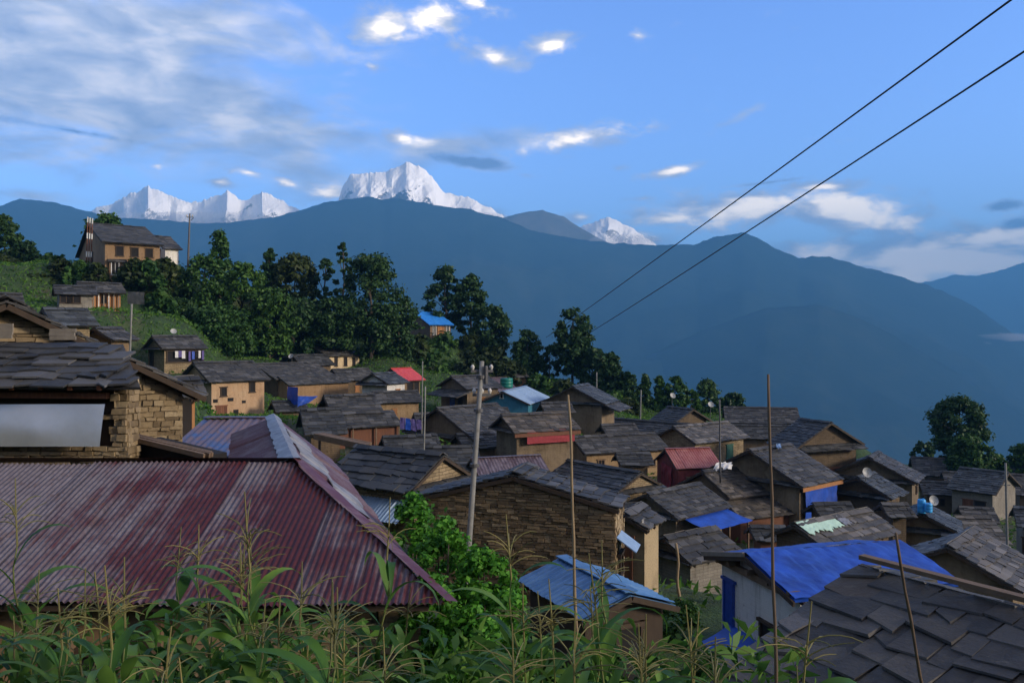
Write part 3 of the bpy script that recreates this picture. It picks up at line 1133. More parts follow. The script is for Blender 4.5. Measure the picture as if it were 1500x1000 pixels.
mountain('small_snow_peak', [(800, 380), (840, 338), (856, 328), (868, 326), (880, 320), (892, 317), (903, 321), (912, 328), (925, 333), (950, 350), (990, 380)],
         6500, 1000, 1200, 100, 110, 'snow', 5.2, step=1.2, nt=70, jag=3.0, scale=300, power=1.0, big=1.0, spurs=((890, 880, 30, 28, 200), (866, 858, 18, 18, 120), (925, 930, 20, 24, 120)))
mb = MB()
mb.face([(-12500, -1500, -905), (12500, -1500, -905), (12500, 12500, -905), (-12500, 12500, -905)])
structure(mb.build('valley_floor', 'mountain'))

# ------------------------------------------------------------------ village houses
HS = {}
G = 'slate roofed houses of the village'
# hill on the left
HS['hill'] = house('long ochre clay house with three shuttered windows on top of the left hill', (128, 327), 85, bx=213, E=(147, 351), pit=17, H=2.6, wall='wall_orange', roof='slate_dark', e=.5, sw=.7,
    side=((.26, .95, .75, 1.05, 'dwin'), (.53, .95, .75, 1.0, 'dwin'), (.80, .95, .75, 1.0, 'dwin')), gable=((.55, 0, 1.0, 2.0, 'dwin'),), ov=.5, group=G)
HS['hill_white'] = house('white plastered house joined to the right end of the hilltop clay house', (222, 345), 96, bx=250, E=(238, 362), H=2.9, wall='wall_white', roof='slate', e=.5, sw=.7,
    gable=((.6, 1.0, 1.3, 1.0, 'dwin'),), group=G)
pent(HS['hill_white'], 'gable', -2.0, 1.2, 2.6, 1.6, .3, 'slate_dark', name='porch_roof', posts=2)
house('tiny clay outhouse with a white door below the hilltop house', (156, 374), 79, bx=184, E=(158, 382), H=1.5, wall='wall_orange', roof='slate_dark', e=.45, sw=.6, ov=.2, gov=.15,
      side=((.35, 0, .75, 1.4, 'white'),), group=G)
h = house('open fronted slate shed with dark window gaps on the left hillside', (78, 418), 66, bx=140, E=(80, 429), H=1.9, wall='wall_grey', roof='slate_dark', e=.45, sw=.6,
          side=((.22, .9, 1.0, .8, 'dwin'), (.42, .9, 1.1, .8, 'dwin')), group=G)
h = house('long low shed with a row of white posts on the left hillside', (112, 413), 70, bx=178, E=(118, 426), H=1.5, wall='wood_orange', roof='slate', e=.45, sw=.6, ov=.7, group=G)
for k in range(6):
    m = MB()
    x = h['x0'] + .9 + k * .5
    m.beam((x, h['sg'] * (h['wh'] + .25), -.3), (x, h['sg'] * (h['wh'] + .25), 1.6), .1 if k % 2 else .16, .1)
    m.build('post', 'white_paint' if k in (1, 3) else 'wood_grey', h['root'])
house('slate roof corner of a house at the left edge below the hill', (-30, 429), 48, bx=33, E=(-28, 441), H=2.0, wall='wall_brown', roof='slate', group=G)
house('blue grey slate roofed house behind the big stone house', (62, 452), 40, bx=128, E=(78, 474), H=2.2, wall='wall_tan', roof='slate_blue', group=G)
house('small house with wooden balcony rail behind the thin steel pole', (136, 480), 42, bx=178, E=(162, 496), H=2.6, wall='wall_ochre', roof='slate', group=G,
      side=((.3, .9, 1.0, .8, 'orange'),))
HS['laundry'] = house('clay house with washing hung under its eave and a dish on the roof', (222, 492), 64, bx=289, E=(236, 509), H=2.0, wall='wall_tan', roof='slate', e=.42, sw=.6, group=G,
    side=((.55, .62, 3.0, 1.0, 'dwin'),), gable=((.25, 0, .8, 1.5, 'dwin'),), skirt=.5)
HS['ochre'] = house('two storey ochre house with four small windows and a bright front wall', (282, 531), 60, bx=371, E=(305, 557), H=3.7, wall='wall_peach', roof='slate', e=.42, sw=.6, group=G,
    side=((.22, 2.1, .5, .75, 'dwin'), (.76, 2.3, .5, .85, 'dwin'), (.18, .1, .85, 1.4, 'door'), (.45, .3, .4, .8, 'hole'), (.35, 1.75, .45, .25, 'hole'), (.07, 1.7, .35, .25, 'hole'), (.6, 1.55, .3, .2, 'hole')), skirt=.5)
house('low dark slate roof rising behind the ochre two storey house', (344, 524), 92, bx=436, E=(352, 535), H=1.8, wall='wall_brown', roof='slate_dark', e=.42, sw=.6, group=G)
HS['bluebox'] = house('two tiered slate roofed house with orange wall and blue sheet corner', (372, 533), 74, bx=462, E=(402, 554), pit=20, H=3.6, wall='wall_brown', roof='slate', e=.42, sw=.6, group=G,
    side=((.5, 1.7, .6, .8, 'dwin'),))
pent(HS['bluebox'], 'side', -3.0, 3.9, 3.45, 1.8, .75, 'slate', wallmat='wall_orange', name='lower_roof', e=.42)
house('low shed roof in front of the cream house beneath trees', (428, 520), 84, bx=478, E=(440, 534), H=1.6, wall='wall_brown', roof='slate_dark', e=.45, sw=.6, group=G)
HS['cream'] = house('cream walled house with three small windows in front of the dark trees', (452, 505), 92, bx=505, E=(478, 520), pit=20, H=2.2, wall='wall_cream', roof='slate', e=.45, sw=.6, group=G,
    side=((.25, .7, .45, 1.1, 'dwin'), (.55, .7, .5, 1.1, 'dwin'), (.82, .7, .45, 1.0, 'dwin')))
pent(HS['cream'], 'gable', -2.6, 2.4, 2.3, 2.6, 1.2, 'slate_dark', wallmat='wall_cream', name='lean_to_roof', e=.45)
house('slate roof stepping down below the cream house', (486, 541), 78, bx=540, E=(500, 556), H=1.8, wall='wall_brown', roof='slate', e=.42, sw=.6, group=G)
HS['whitepeach'] = house('clay house with sunlit whitewashed side next to the bright red roof', (545, 547), 72, bx=578, E=(567, 561), H=2.2, wall='wall_white', roof='slate_blue', e=.42, sw=.6, group=G, skirt=.7,
    side=((.2, .5, .5, .8, 'dwin'), (.6, .4, .6, 1.0, 'orange'),))
house('small shop with bright red painted tin roof and open posts', (572, 539), 80, bx=602, E=(593, 556), H=2.0, wall='wall_ochre', roof='paint_red', group=None, name='shop', cat='shop',
      side=((.35, 0, .8, 1.6, 'dwin'), (.75, 0, .7, 1.6, 'dwin')), ov=.6)
house('low slate roof in front of the whitewashed house', (545, 574), 70, bx=612, E=(552, 589), H=2.3, wall='wall_ochre', roof='slate', e=.42, sw=.6, group=G)
HS['plank'] = house('house with two tiers of slate over a dark red plank wall', (474, 580), 50, bx=548, E=(486, 605), H=2.3, wall='wood_red', roof='slate', e=.4, sw=.55, group=G)
pent(HS['plank'], 'side', -2.3, 2.3, 2.1, 1.7, .8, 'slate', wallmat='wood_red', name='lower_roof', e=.4, posts=4)
house('slate roof sloping left beside the peak of the rusty red roof', (440, 600), 44, bx=500, E=(446, 634), H=1.6, wall='wall_brown', roof='slate_dark', e=.4, sw=.55, group=G)
HS['bluewin'] = house('brown clay house with blue window and cream right side', (660, 551), 72, th=36, L=4.0, W=5.2, rise=1.0, H=2.6, wall='wall_mud', roof='slate', e=.42, sw=.6, group=G,
    side=((.45, .6, .7, 1.2, 'orange'),), gable=((.45, .6, .75, 1.5, 'blue'), (.75, .9, .8, 1.0, 'dwin')))
pent(HS['bluewin'], 'gable', -3.0, 2.2, 2.4, 1.6, .5, 'slate', name='porch_roof', e=.42)
house('house with dark purple tin roof behind the teal gable', (700, 553), 94, bx=742, E=(716, 572), H=2.0, wall='wall_peach', roof='tin_dark', name='house', group=None)
house('small yellow walled house with slate roof at the foot of the bushy slope', (746, 544), 100, th=28, bx=768, E=(766, 552), H=2.4, wall='wall_ochre', roof='slate', e=.45, sw=.6, group=G,
      side=((.5, 0, .6, 1.6, 'orange'),))
HS['teal'] = house('teal gabled house with pale blue tin roof', (737, 573), 66, th=76, L=8.5, E=(775, 592), pit=24, H=1.9, wall='wall_teal', roof='tin_sky', name='house', group=None, ov=.25, gov=.3,
    gable=((.45, 2.3, .3, .65, 'white'),))
HS['b18'] = house('large brown house with slate roof left of the concrete pole', (639, 598), 52, bx=728, E=(690, 640), H=3.0, wall='wall_mud', roof='slate', e=.4, sw=.55, group=G, skirt=.5)
HS['redbeam'] = house('clay house with red awning under the slate eave', (734, 608), 48, bx=830, E=(752, 632), H=3.0, wall='wall_mud', roof='slate_warm', e=.38, sw=.5, group=G, skirt=.4, fascia='wood_red')
HS['brown20'] = house('tall brown house with steep slate roof below the ridge trees', (838, 566), 66, bx=862, E=(883, 590), H=3.4, wall='wall_mud', roof='slate_blue', e=.4, sw=.55, group=G, skirt=.4)
pent(HS['brown20'], 'side', -2.2, 2.2, 3.0, 1.5, .6, 'slate', name='lower_roof')
house('yellow clay house with a broad slate roof in the village middle', (838, 640), 54, bx=960, E=(855, 663), H=1.9, wall='wall_ochre', roof='slate', e=.38, sw=.5, group=G)
HS['gl22'] = house('house with bright ochre gable and dark slate roof sloping left', (939, 692), 42, th=128, flip=True, bx=832, W=3.6, rise=.85, gov=.15, H=2.3, wall='wall_tan', roof='slate_dark', e=.36, sw=.5, group=G, skirt=.45)
house('long dark slate roof running to the right of the brown house', (1022, 622), 66, bx=893, E=(1000, 646), H=2.4, wall='wall_brown', roof='slate_dark', e=.4, sw=.55, group=G)
HS['greenwin'] = house('yellow stone house with two green shuttered windows', (986, 625), 58, th=38, bx=1066, E=(1029, 648), H=2.7, wall='wall_tan', roof='slate_pale', e=.38, sw=.5, group=G,
    side=((.22, .9, .75, 1.1, 'green'), (.7, .9, .75, 1.1, 'green')))
HS['redtin'] = house('shed with brick red tin roof and red cloth gable', (974, 657), 50, bx=1040, E=(990, 684), H=1.9, wall='wall_red', roof='tin_brick', name='shed', cat='shed', group=None, ov=.2, gov=.15)
HS['gl25'] = house('house with brown gable and dish at the valley edge', (1016, 599), 72, th=122, flip=True, bx=978, W=4.6, rise=1.15, H=2.4, wall='wall_brown', roof='slate_dark', e=.42, sw=.6, group=G)
pent(HS['gl25'], 'side', 1.0, 4.2, 1.9, 2.0, .9, 'tarp_blue', name='tarpaulin_awning')
HS['long26'] = house('long two tiered slate roof on the skyline of the valley', (1060, 596), 86, bx=1168, E=(1062, 617), H=3.2, wall='wall_brown', roof='slate', e=.42, sw=.6, group=G)
pent(HS['long26'], 'side', -3.2, 4.1, 2.7, 1.9, .8, 'slate_dark', wallmat='wall_brown', name='lower_roof', e=.42)
HS['gl27'] = house('big house with wooden balcony at the right end of the skyline roofs', (1218, 619), 54, th=112, flip=True, bx=1171, W=5.8, rise=1.55, H=3.0, wall='wall_brown', roof='slate_dark', e=.4, sw=.55, group=G, skirt=.9,
    gable=((.4, .3, 2.4, 1.2, 'door'),))
HS['tarp28'] = house('broad slate roofed house with orange eave boards and blue cover below', (1097, 659), 45, bx=1158, E=(1170, 709), H=2.9, wall='wall_mud', roof='slate', e=.38, sw=.5, group=G, skirt=.4, fascia='wood_orange')
HS['grey29'] = house('grey brown slate house with two stacked roof tiers', (1028, 690), 45, bx=1118, E=(1066, 727), H=2.8, wall='wall_mud', roof='slate_warm', e=.33, sw=.42, group=G)
pent(HS['grey29'], 'side', -2.5, 2.4, 2.35, 1.7, .75, 'slate_warm', name='lower_roof', wallmat='wood_red', e=.33, sw=.42)
HS['tarp30'] = house('slate house with flat blue tarpaulin awning on its right', (946, 723), 39, bx=1026, E=(990, 758), H=2.5, wall='wall_mud', roof='slate', e=.35, sw=.45, group=G, skirt=.45)
HS['grey31'] = house('grey gabled house with mossy ridge above the weedy yard', (972, 787), 33, bx=1050, E=(1013, 827), H=2.6, wall='wall_grey', roof='slate', e=.36, sw=.5, group=G, skirt=.4)
HS['mint32'] = house('house with pale slates and a mint green cloth on its ridge', (1164, 768), 35, bx=1272, E=(1212, 806), H=2.3, wall='wall_brown', roof='slate_pale', e=.33, sw=.42, group=G)
HS['dish35'] = house('house with long grey slates and a dish on its ridge', (1255, 699), 45, bx=1281, E=(1303, 728), H=2.5, wall='wall_brown', roof='slate_blue', e=.36, sw=.35, group=G, skirt=.5)
HS['back36'] = house('brown gabled house behind the long slated dish roof', (1273, 670), 53, L=3.6, E=(1345, 708), H=2.6, wall='wall_mud', roof='slate', e=.38, sw=.5, group=G, skirt=.5)
HS['tank37'] = house('slate house with blue barrels on its ridge', (1351, 752), 40, th=62, L=3.4, E=(1412, 783), H=2.4, wall='wall_mud', roof='slate_blue', e=.36, sw=.4, group=G, skirt=.5)
HS['wide38'] = house('wide pale slate roof with brown gable near the right edge', (1388, 801), 30, L=4.2, E=(1500, 868), H=2.3, wall='wall_mud', roof='slate_pale', e=.34, sw=.42, group=G)
house('hipped dark slate roof below the big tree', (1334, 669), 88, bx=1384, E=(1338, 693), H=2.2, wall='wall_brown', roof='slate_dark', e=.42, sw=.6, group=G)
house('low slate roof right of the one below the big tree', (1380, 690), 82, bx=1440, E=(1384, 704), H=2.6, wall='wall_brown', roof='slate_dark', e=.42, sw=.6, group=G)
house('dim slate roof at the right edge below the bush', (1442, 674), 92, bx=1530, E=(1446, 690), H=2.2, wall='wall_brown', roof='slate', e=.42, sw=.6, group=G)
HS['blue41'] = house('bluish slate roof over a pale wall with posts on the right', (1478, 692), 66, bx=1406, E=(1460, 722), H=2.6, wall='wall_grey', roof='slate_blue', e=.38, sw=.5, group=G,
    side=((.3, .4, .9, 1.2, 'dwin'), (.6, .1, .8, 1.5, 'door')))
house('dark house cut by the right edge behind the steel pole', (1484, 742), 50, bx=1570, E=(1490, 768), H=2.8, wall='wall_grey', roof='slate_blue', e=.38, sw=.5, group=G,
      side=((.1, .2, .6, 1.6, 'dwin'),))
house('upper slate roof cut by the right edge', (1480, 694), 74, bx=1570, E=(1488, 722), H=2.6, wall='wall_brown', roof='slate', e=.4, sw=.55, group=G)
house('low slate lean house between the long dark roof and the skyline roof', (1064, 622), 74, bx=1172, E=(1068, 640), H=1.8, wall='wall_brown', roof='slate_dark', e=.4, sw=.55, group=G)
HS['gl45'] = house('house with sunlit stone gable and dark slate roof right of the red roof', (650, 666), 31, th=148, flip=True, bx=522, W=4.2, rise=1.1, gov=.15, H=2.0, wall='wall_tan', roof='slate_dark', e=.42, sw=.6, group=G, skirt=.5)
pent(HS['gl45'], 'side', -2.2, 2.3, 1.55, 1.0, .6, 'tin_sky', name='lean_to_roof')
house('low purple tin roof between the brown wall and the clay house', (690, 671), 38, bx=792, E=(700, 694), H=1.7, wall='wall_brown', roof='tin_dark', name='shed', cat='shed', group=None)
house('dark slate roof behind the concrete pole', (622, 655), 40, bx=700, E=(624, 690), H=1.5, wall='wall_brown', roof='slate_dark', e=.38, sw=.5, group=G)

HS['fill1'] = house('pale slate roof spreading right of the blue barrels', (1398, 757), 43, bx=1452, E=(1424, 793), H=2.2, wall='wall_mud', roof='slate_pale', e=.36, sw=.45, group=G)
house('dark low slate roof between the tall brown gable and the bluish roof', (1346, 704), 70, bx=1402, E=(1352, 722), H=2.2, wall='wall_brown', roof='slate_dark', e=.4, sw=.55, group=G)
house('lowest dark slate roof beyond the barrels, below the bluish roof', (1404, 742), 56, bx=1456, E=(1412, 762), H=2.0, wall='wall_brown', roof='slate', e=.4, sw=.5, group=G)
house('narrow dark slate roof under the house with a flat blue awning', (880, 742), 33, bx=938, E=(892, 768), H=1.8, wall='wall_brown', roof='slate_dark', e=.36, sw=.5, group=G)
house('dark slate roof wedged between the ochre gable and the red tin shed', (902, 664), 50, bx=952, E=(908, 680), H=1.8, wall='wall_mud', roof='slate_dark', e=.38, sw=.5, group=G)
house('low brown slate roof in front of the plank house with drying garments', (560, 640), 42, bx=640, E=(566, 660), H=1.7, wall='wall_brown', roof='slate_dark', e=.38, sw=.5, group=G)
house('slate roof left of the clay house with red awning, behind the pole', (668, 636), 50, bx=722, E=(680, 656), H=1.8, wall='wall_brown', roof='slate', e=.38, sw=.5, group=G)
house('small slate roof behind the yellow clay house', (880, 622), 62, bx=930, E=(888, 636), H=1.7, wall='wall_brown', roof='slate', e=.4, sw=.5, group=G)
house('slate roof under the house with orange eave boards', (1190, 738), 40, bx=1246, E=(1206, 762), H=2.0, wall='wall_brown', roof='slate_dark', e=.36, sw=.45, group=G)
house('dark slate roof between the skyline balcony house and the brown gable', (1232, 688), 62, bx=1262, E=(1240, 704), H=2.0, wall='wall_brown', roof='slate_dark', e=.4, sw=.5, group=G)
house('low slate roof below the dish roof, behind the mint green cloth', (1290, 738), 40, bx=1330, E=(1302, 756), H=2.0, wall='wall_brown', roof='slate', e=.36, sw=.45, group=G)

house('shed with red planks and dark slate roof behind the grey gabled house', (1098, 771), 37, bx=1150, E=(1106, 790), H=1.9, wall='wood_red', roof='slate_dark', e=.36, sw=.45, group=G)
house('low slate roof tucked under the teal gable', (696, 599), 56, bx=744, E=(703, 613), H=1.7, wall='wall_brown', roof='slate', e=.38, sw=.5, group=G)
house('slate roof between the teal gable and the tall brown house', (792, 590), 60, bx=836, E=(798, 604), H=1.8, wall='wall_mud', roof='slate', e=.4, sw=.5, group=G)
house('low dark roof on the left of the house with blue sheet corner', (398, 588), 60, bx=446, E=(404, 602), H=1.5, wall='wall_brown', roof='slate_dark', e=.4, sw=.5, group=G)
house('little slate roof below the two poles in mid village', (606, 606), 56, bx=640, E=(610, 618), H=1.7, wall='wall_ochre', roof='slate', e=.38, sw=.5, group=G)

# stone gable house in the middle
HS['stone'] = house('big brown dry stone gable in the middle of the picture', (752, 695), 24, th=74, L=1.8, E=(894, 744), pit=14.5, H=3.0, wall='wall_brown', roof='slate', e=.33, sw=.45, ov=.14, gov=.12, group=G)
h = HS['stone']
m = MB()
wh = h['wh'] + .02
stone_face(m, V3((h['x0'] - .03, wh, -1.2)), V3((0, -1, 0)), V3((-1, 0, 0)), V3((0, 0, 1)), 2 * wh, h['zr'] + 1.2,
           lambda u, z: z - 1.2 < h['zr'] - .17 - abs(u - wh) * h['pitch'] and not (abs(u - 2.05) < .26 and abs(z - 2.62) < .17), course=.085, smin=.14, smax=.42)
m.build('gable_stones', 'stone_brown', h['root'])
m = MB()
m.box((h['x0'] - .02, wh - 2.05, 1.42), .1, .5, .32)
m.build('window', 'dark', h['root'])
m = MB()
stone_face(m, V3((h['x0'], -wh, -1.2)), V3((1, 0, 0)), V3((0, -1, 0)), V3((0, 0, 1)), h['x1'] - h['x0'], h['H'] + 1.0, None, course=.12, smin=.15, smax=.4)
m.build('side_stones', 'stone_tan', h['root'])
m = MB()
sl_ = V3((-.75, 0, -.55)).normalized()
m.box((h['x0'] + .55, -wh - .3, 1.9), .95, .7, .03, (V3((1, 0, 0)), V3((0, .82, .57)), V3((0, -.57, .82))))
m.build('window_hood', 'tin_sky', h['root'])
opening(h['root'], V3((h['x0'] + .55, -wh - .04, .9)), V3((1, 0, 0)), V3((0, -1, 0)), .6, .7, 'dwin')
HS['annex'] = house('narrow annex with dark red door and sunlit stone pier beside the brown gable', (914, 753), 27, th=62, L=1.9, W=1.7, rise=.42, H=2.4, wall='stone_tan', roof='slate', e=.3, sw=.4, ov=.2, gov=.2, group=G,
    gable=((.4, .2, .75, 1.9, 'door'),))

# blue roofed house on the right
HS['blue33'] = house('white plastered house under a bright blue tarpaulin roof', (1092, 811), 20, bx=1318, E=(1165, 878), pit=14, H=2.4, wall='wall_white', roof='tarp_blue', name='house', group=None, ov=.3, gov=.35,
    gable=((.62, .55, .55, .8, 'dwin'), (.12, 0, .5, 1.9, 'blue')))
h = HS['blue33']
m = MB()
for k in range(5):
    y = h['wh'] * (1 - .5 * k)
    m.beam((h['x0'] - .34, y, h['H'] + .04), (h['x0'] + .1, y, h['H'] + .04), .1, .12)
m.beam((h['x0'] - .1, h['wh'], h['H'] - .08), (h['x0'] - .1, -h['wh'], h['H'] - .08), .13, .16)
m.build('gable_beams', 'wood_brown', h['root'])
m = MB()
m.beam((h['x0'] - .38, .03, h['zr'] - .02), (h['x0'] - .38, h['hw'] + .1, h['H'] - .02), .06, .11)
m.build('fascia_board', 'wood_grey', h['root'])
pent(h, 'gable', -1.7, 1.3, .72, 1.2, .5, 'tarp_blue', name='tarpaulin_awning')
pent(h, 'gable', -1.5, 1.0, .1, 1.9, .6, 'tin_blue', name='lower_roof')

# big slate roof close on the right
A3 = P(1262, 823, 8.6)
B3 = V3((4.95, 6.9, A3.z))
HS['near34'] = house('closest slate roof with large uneven slabs in the lower right corner', (1262, 823), 8.6, th=-59, L=3.6, W=5.2, rise=.85, H=2.1, wall='wall_brown', roof='slate_near', e=.27, sw=.36, thk=.016, jit=1.9, ov=.35, gov=.25, group=G)

# tin hut in front of the stone gable
HS['tin48'] = house('board hut with shiny blue tin roof in front of the brown stone gable', (925, 868), 16.5, th=114.6, flip=True, bx=822, E=(848, 908), pit=18, H=1.9, wall='wood_dark', roof='tin_blue', name='hut', cat='hut', group=None, ov=.25, gov=.25,
    gable=((.45, .1, .7, 1.5, 'dwin'),))

# hut on the ridge with a sky blue sheet roof
HS['skyhut'] = house('hut with vivid sky blue sheet roof on the ridge between the trees', (604, 456), 108, bx=640, E=(627, 474), pit=21, H=1.65, wall='wood_brown', roof='tarp_sky', name='hut', cat='hut', group=None,
    side=((.2, .1, .5, 1.3, 'white'), (.5, .2, .9, 1.2, 'orange'), (.85, .1, .5, 1.3, 'white')))
house('rust coloured tin roof hidden in the trees on the left ridge', (378, 409), 100, bx=400, E=(384, 419), H=1.5, wall='wall_brown', roof='tin_dark', name='hut', cat='hut', group=None)
for row in LOG:
    print('HOUSE', row)


# ------------------------------------------------------------------ red roofed building in the foreground
def red_house():
    zr, ze = -1.83, -2.95
    Pc = V3((-0.76, 9.05, ze))
    Rr = V3((-3.31, 12.2, zr))
    R2 = V3((-5.93, 20.0, zr))
    base = V3((-4, 11, -5.6))
    root = thing('house', 'long house with weathered rusty red corrugated roof across the lower left', 'house', base)
    BASES.append((-4, 11, -5.6))
    BASES.append((-7, 11, -5.6))
    BASES.append((-3.5, 16, -5.6))
    rel = lambda v: v - base
    # front slope
    x0 = -11.0
    L = Pc.x - x0
    run = Rr.y - Pc.y
    S = math.hypot(run, zr - ze)
    Vd = V3((0, -run / S, (ze - zr) / S))
    N = V3((0, (zr - ze) / S, run / S))
    O = V3((x0, Rr.y, zr))

    def clip(u):
        x = x0 + u
        return (0, S) if x < Rr.x else ((x - Rr.x) / (Pc.x - Rr.x) * S * .995, S)
    m = MB()
    corrugated(m, rel(O), V3((1, 0, 0)), Vd, N, L, S, .078, .013, 8, clip, rows=9)
    m.build('roof_front', 'tin_red', root, smooth=True)
    # long right slope of the back wing
    U = (R2 - Rr)
    U.z = 0
    LU = U.length
    U.normalize()
    W = V3((-U.y, U.x, 0)) * -1            # towards the right
    hd = (Pc - Rr)
    out = hd.dot(W)
    S2 = math.hypot(out, zr - ze)
    V2 = W * (out / S2) + V3((0, 0, (ze - zr) / S2))
    N2 = W * ((zr - ze) / S2) + V3((0, 0, out / S2))
    back = hd.dot(U)                        # negative: the near corner lies in front of the ridge end
    O2 = Rr + U * back

    def clip2(u):
        s = u + back
        if s < 0:
            return (S2 * (s / back), S2)
        return (0, S2) if s < LU - .01 else (0, S2)
    m = MB()
    corrugated(m, rel(O2), U, V2, N2, LU - back - .3, S2, .078, .013, 6, clip2, rows=7)
    m.build('roof_side', 'tin_purple', root, smooth=True)
    m = MB()
    W3 = -W
    V3_ = W3 * .93 + V3((0, 0, -.36))
    corrugated(m, rel(Rr), U, V3_, W3 * .36 + V3((0, 0, .93)), LU - .3, 1.05, .078, .013, 6, None, rows=4)
    m.build('roof_back', 'tin_purple', root, smooth=True)
    # caps
    def cap(a, b, n1, n2, w, mat, name, jag=.0, seg=14):
        m = MB()
        d = (b - a).normalized()
        s1, s2 = n1.cross(d).normalized(), d.cross(n2).normalized()
        if s1.z > 0: s1 = -s1
        if s2.z > 0: s2 = -s2
        pts = []
        for k in range(seg + 1):
            c_ = a + (b - a) * (k / seg) + V3((0, 0, .045))
            j = lambda: rnd(-jag, jag)
            pts.append((c_ + s1 * (w + j()) + n1 * (.012 + abs(j()) * .4), c_ + s1 * w * .5 + n1 * (.02 + j() * .5), c_ + V3((0, 0, .025 + j() * .5)), c_ + s2 * w * .5 + n2 * (.02 + j() * .5), c_ + s2 * (w + j()) + n2 * (.012 + abs(j()) * .4)))
        for k in range(seg):
            for q in range(4):
                m.face([pts[k][q], pts[k + 1][q], pts[k + 1][q + 1], pts[k][q + 1]])
        m.v = [tuple(V3(v) - base) for v in m.v]
        return m.build(name, mat, root)
    up_b = V3((0, -.3, .95))
    cap(V3((x0, Rr.y, zr)), Rr + V3((.1, 0, 0)), N, V3((0, .35, .93)), .26, 'tin_red_cap', 'ridge_cap', .006, 22)
    cap(Rr, Pc + (Pc - Rr) * .012, N, N2, .17, 'tin_red_cap', 'hip_cap', .008, 14)
    cap(Rr + U * .05, R2 - U * .2, N2, W3 * .36 + V3((0, 0, .93)), .2, 'tin_galv', 'ridge_cap', .02, 40)
    # loose grey sheets laid on the side slope
    m = MB()
    for (a, b, s0, s1) in ((-.6, 1.1, .22, .55), (1.3, 3.4, .15, .5), (3.6, 6.4, .12, .42)):
        O3 = Rr + U * a + V2 * (S2 * s0 + (0 if a > 0 else .35)) + N2 * .028
        corrugated(m, rel(O3), U, V2, N2, b - a, S2 * (s1 - s0), .078, .013, 6, None, rows=3)
    m.build('patch_sheet', 'tin_galv', root, smooth=True)
    # walls
    m = MB()
    m.hexa([rel(V3(q)) for q in ((x0 + .3, 9.55, -7), (-4.05, 9.55, -7), (-4.05, 11.9, -7), (x0 + .3, 11.9, -7), (x0 + .3, 9.55, -2.86), (-4.05, 9.55, -2.86), (-4.05, 11.9, -2.1), (x0 + .3, 11.9, -2.1))])
    m.build('wall', 'wall_orange', root, uv=True)
    m = MB()
    stone_face(m, rel(V3((-4.05, 9.6, -6.6))), V3((1, 0, 0)), V3((0, -1, 0)), V3((0, 0, 1)), 2.95, 3.68, None, course=.12)
    m.build('corner_stones', 'stone_tan', root)
    m = MB()
    q = [V3((-4.0, 9.7, 0)), V3((-1.15, 9.7, 0)), V3((-1.15, 9.7, 0)) + U * 8.5, V3((-4.0, 9.7, 0)) + U * 8.5]
    m.hexa([rel(V3((v.x, v.y, -7))) for v in q] + [rel(V3((v.x, v.y, -2.92))) for v in q])
    m.build('side_wall', 'wall_brown', root, uv=True)
    for x in (-7.6, -6.15, -5.2, -4.15):
        m = MB()
        m.beam(rel(V3((x, 9.45, -6))), rel(V3((x, 9.45, -2.9))), .11, .11)
        m.build('post', 'wood_brown', root)
    opening(root, rel(V3((-6.65, 9.55, -5.5))), V3((1, 0, 0)), V3((0, -1, 0)), .85, 1.9, 'door')
    opening(root, rel(V3((-5.0, 9.55, -4.5))), V3((1, 0, 0)), V3((0, -1, 0)), .75, .9, 'dwin')
    opening(root, rel(V3((-8.3, 9.55, -4.5))), V3((1, 0, 0)), V3((0, -1, 0)), .75, .9, 'dwin')
    for k in range(11):
        x = x0 + .6 + k * .78
        m = MB()
        m.beam(rel(V3((x, 9.12, -3.0))), rel(V3((x, 10.6, -2.49))), .07, .08)
        m.build('rafter', 'wood_dark', root)
    m = MB()
    m.beam(rel(V3((x0 + .2, 9.18, -3.03))), rel(V3((-.95, 9.18, -3.03))), .07, .06)
    m.build('eave_purlin', 'wood_dark', root)


red_house()

# ------------------------------------------------------------------ big stone house on the left
h = house('tall gabled stone house at the left edge behind its slate roofed front wing', (10, 440), 15.6, th=118, L=4.2, E=(300, 578), pit=28, H=2.7, wall='wall_tan', roof='slate', e=.34, sw=.42, ov=.45, gov=.3)
HS['left'] = h
rt = h['root']
X0, WH = h['x0'], h['wh']
m = MB()
stone_face(m, V3((X0 - .02, WH, -.8)), V3((0, -1, 0)), V3((-1, 0, 0)), V3((0, 0, 1)), 2 * WH, h['zr'] + .8, lambda u, z: z - .8 < h['zr'] - .3 - abs(u - WH) * h['pitch'], course=.10, smin=.12, smax=.36)
m.build('gable_stones', 'stone_tan', rt)
# front wing with the slate lean-to roof
wb = V3((-9.0, 15.2, -3.7))
h2 = dict(th=87.5, base=wb, sc=1)
rt = thing('stone_wing', 'slate roofed stone front wing with a shiny metal sheet, at the left edge', 'house', wb, R(87.5))
h2['root'] = rt
tl, bl, rr = hit(h2, 100, 502, 0, 0), hit(h2, 100, 566, 0, -1.75), hit(h2, 210, 571, 0, -1.75)
zp, LEFT = tl.z, 3.4
run, drop = 1.75, zp - bl.z
l = math.hypot(run, drop)
Y1 = V3((0, 1, 0))
Vv, N = V3((-run / l, 0, -drop / l)), V3((-drop / l, 0, run / l))
O = V3((0, rr.y, zp))
LL = LEFT - rr.y
cut = (hit(h2, 180, 515, 0, 0) - O).y
m = MB()
q = [O + Y1 * max(cut, .05), O + Y1 * LL, O + Y1 * LL + Vv * (l - .05), O + Y1 * .08 + Vv * (l - .05)]
q = [p_ - N * .03 for p_ in q]
m.hexa([p_ - N * .05 for p_ in reversed(q)] + list(reversed(q)))
slates(m, O - N * .03, Y1, Vv, N, LL, l, .27, .36, .024, 1.5, lambda u, v: u > cut * (1 - v / l) + .05)
m.build('lean_to_roof', 'slate', rt)
xw = -1.35
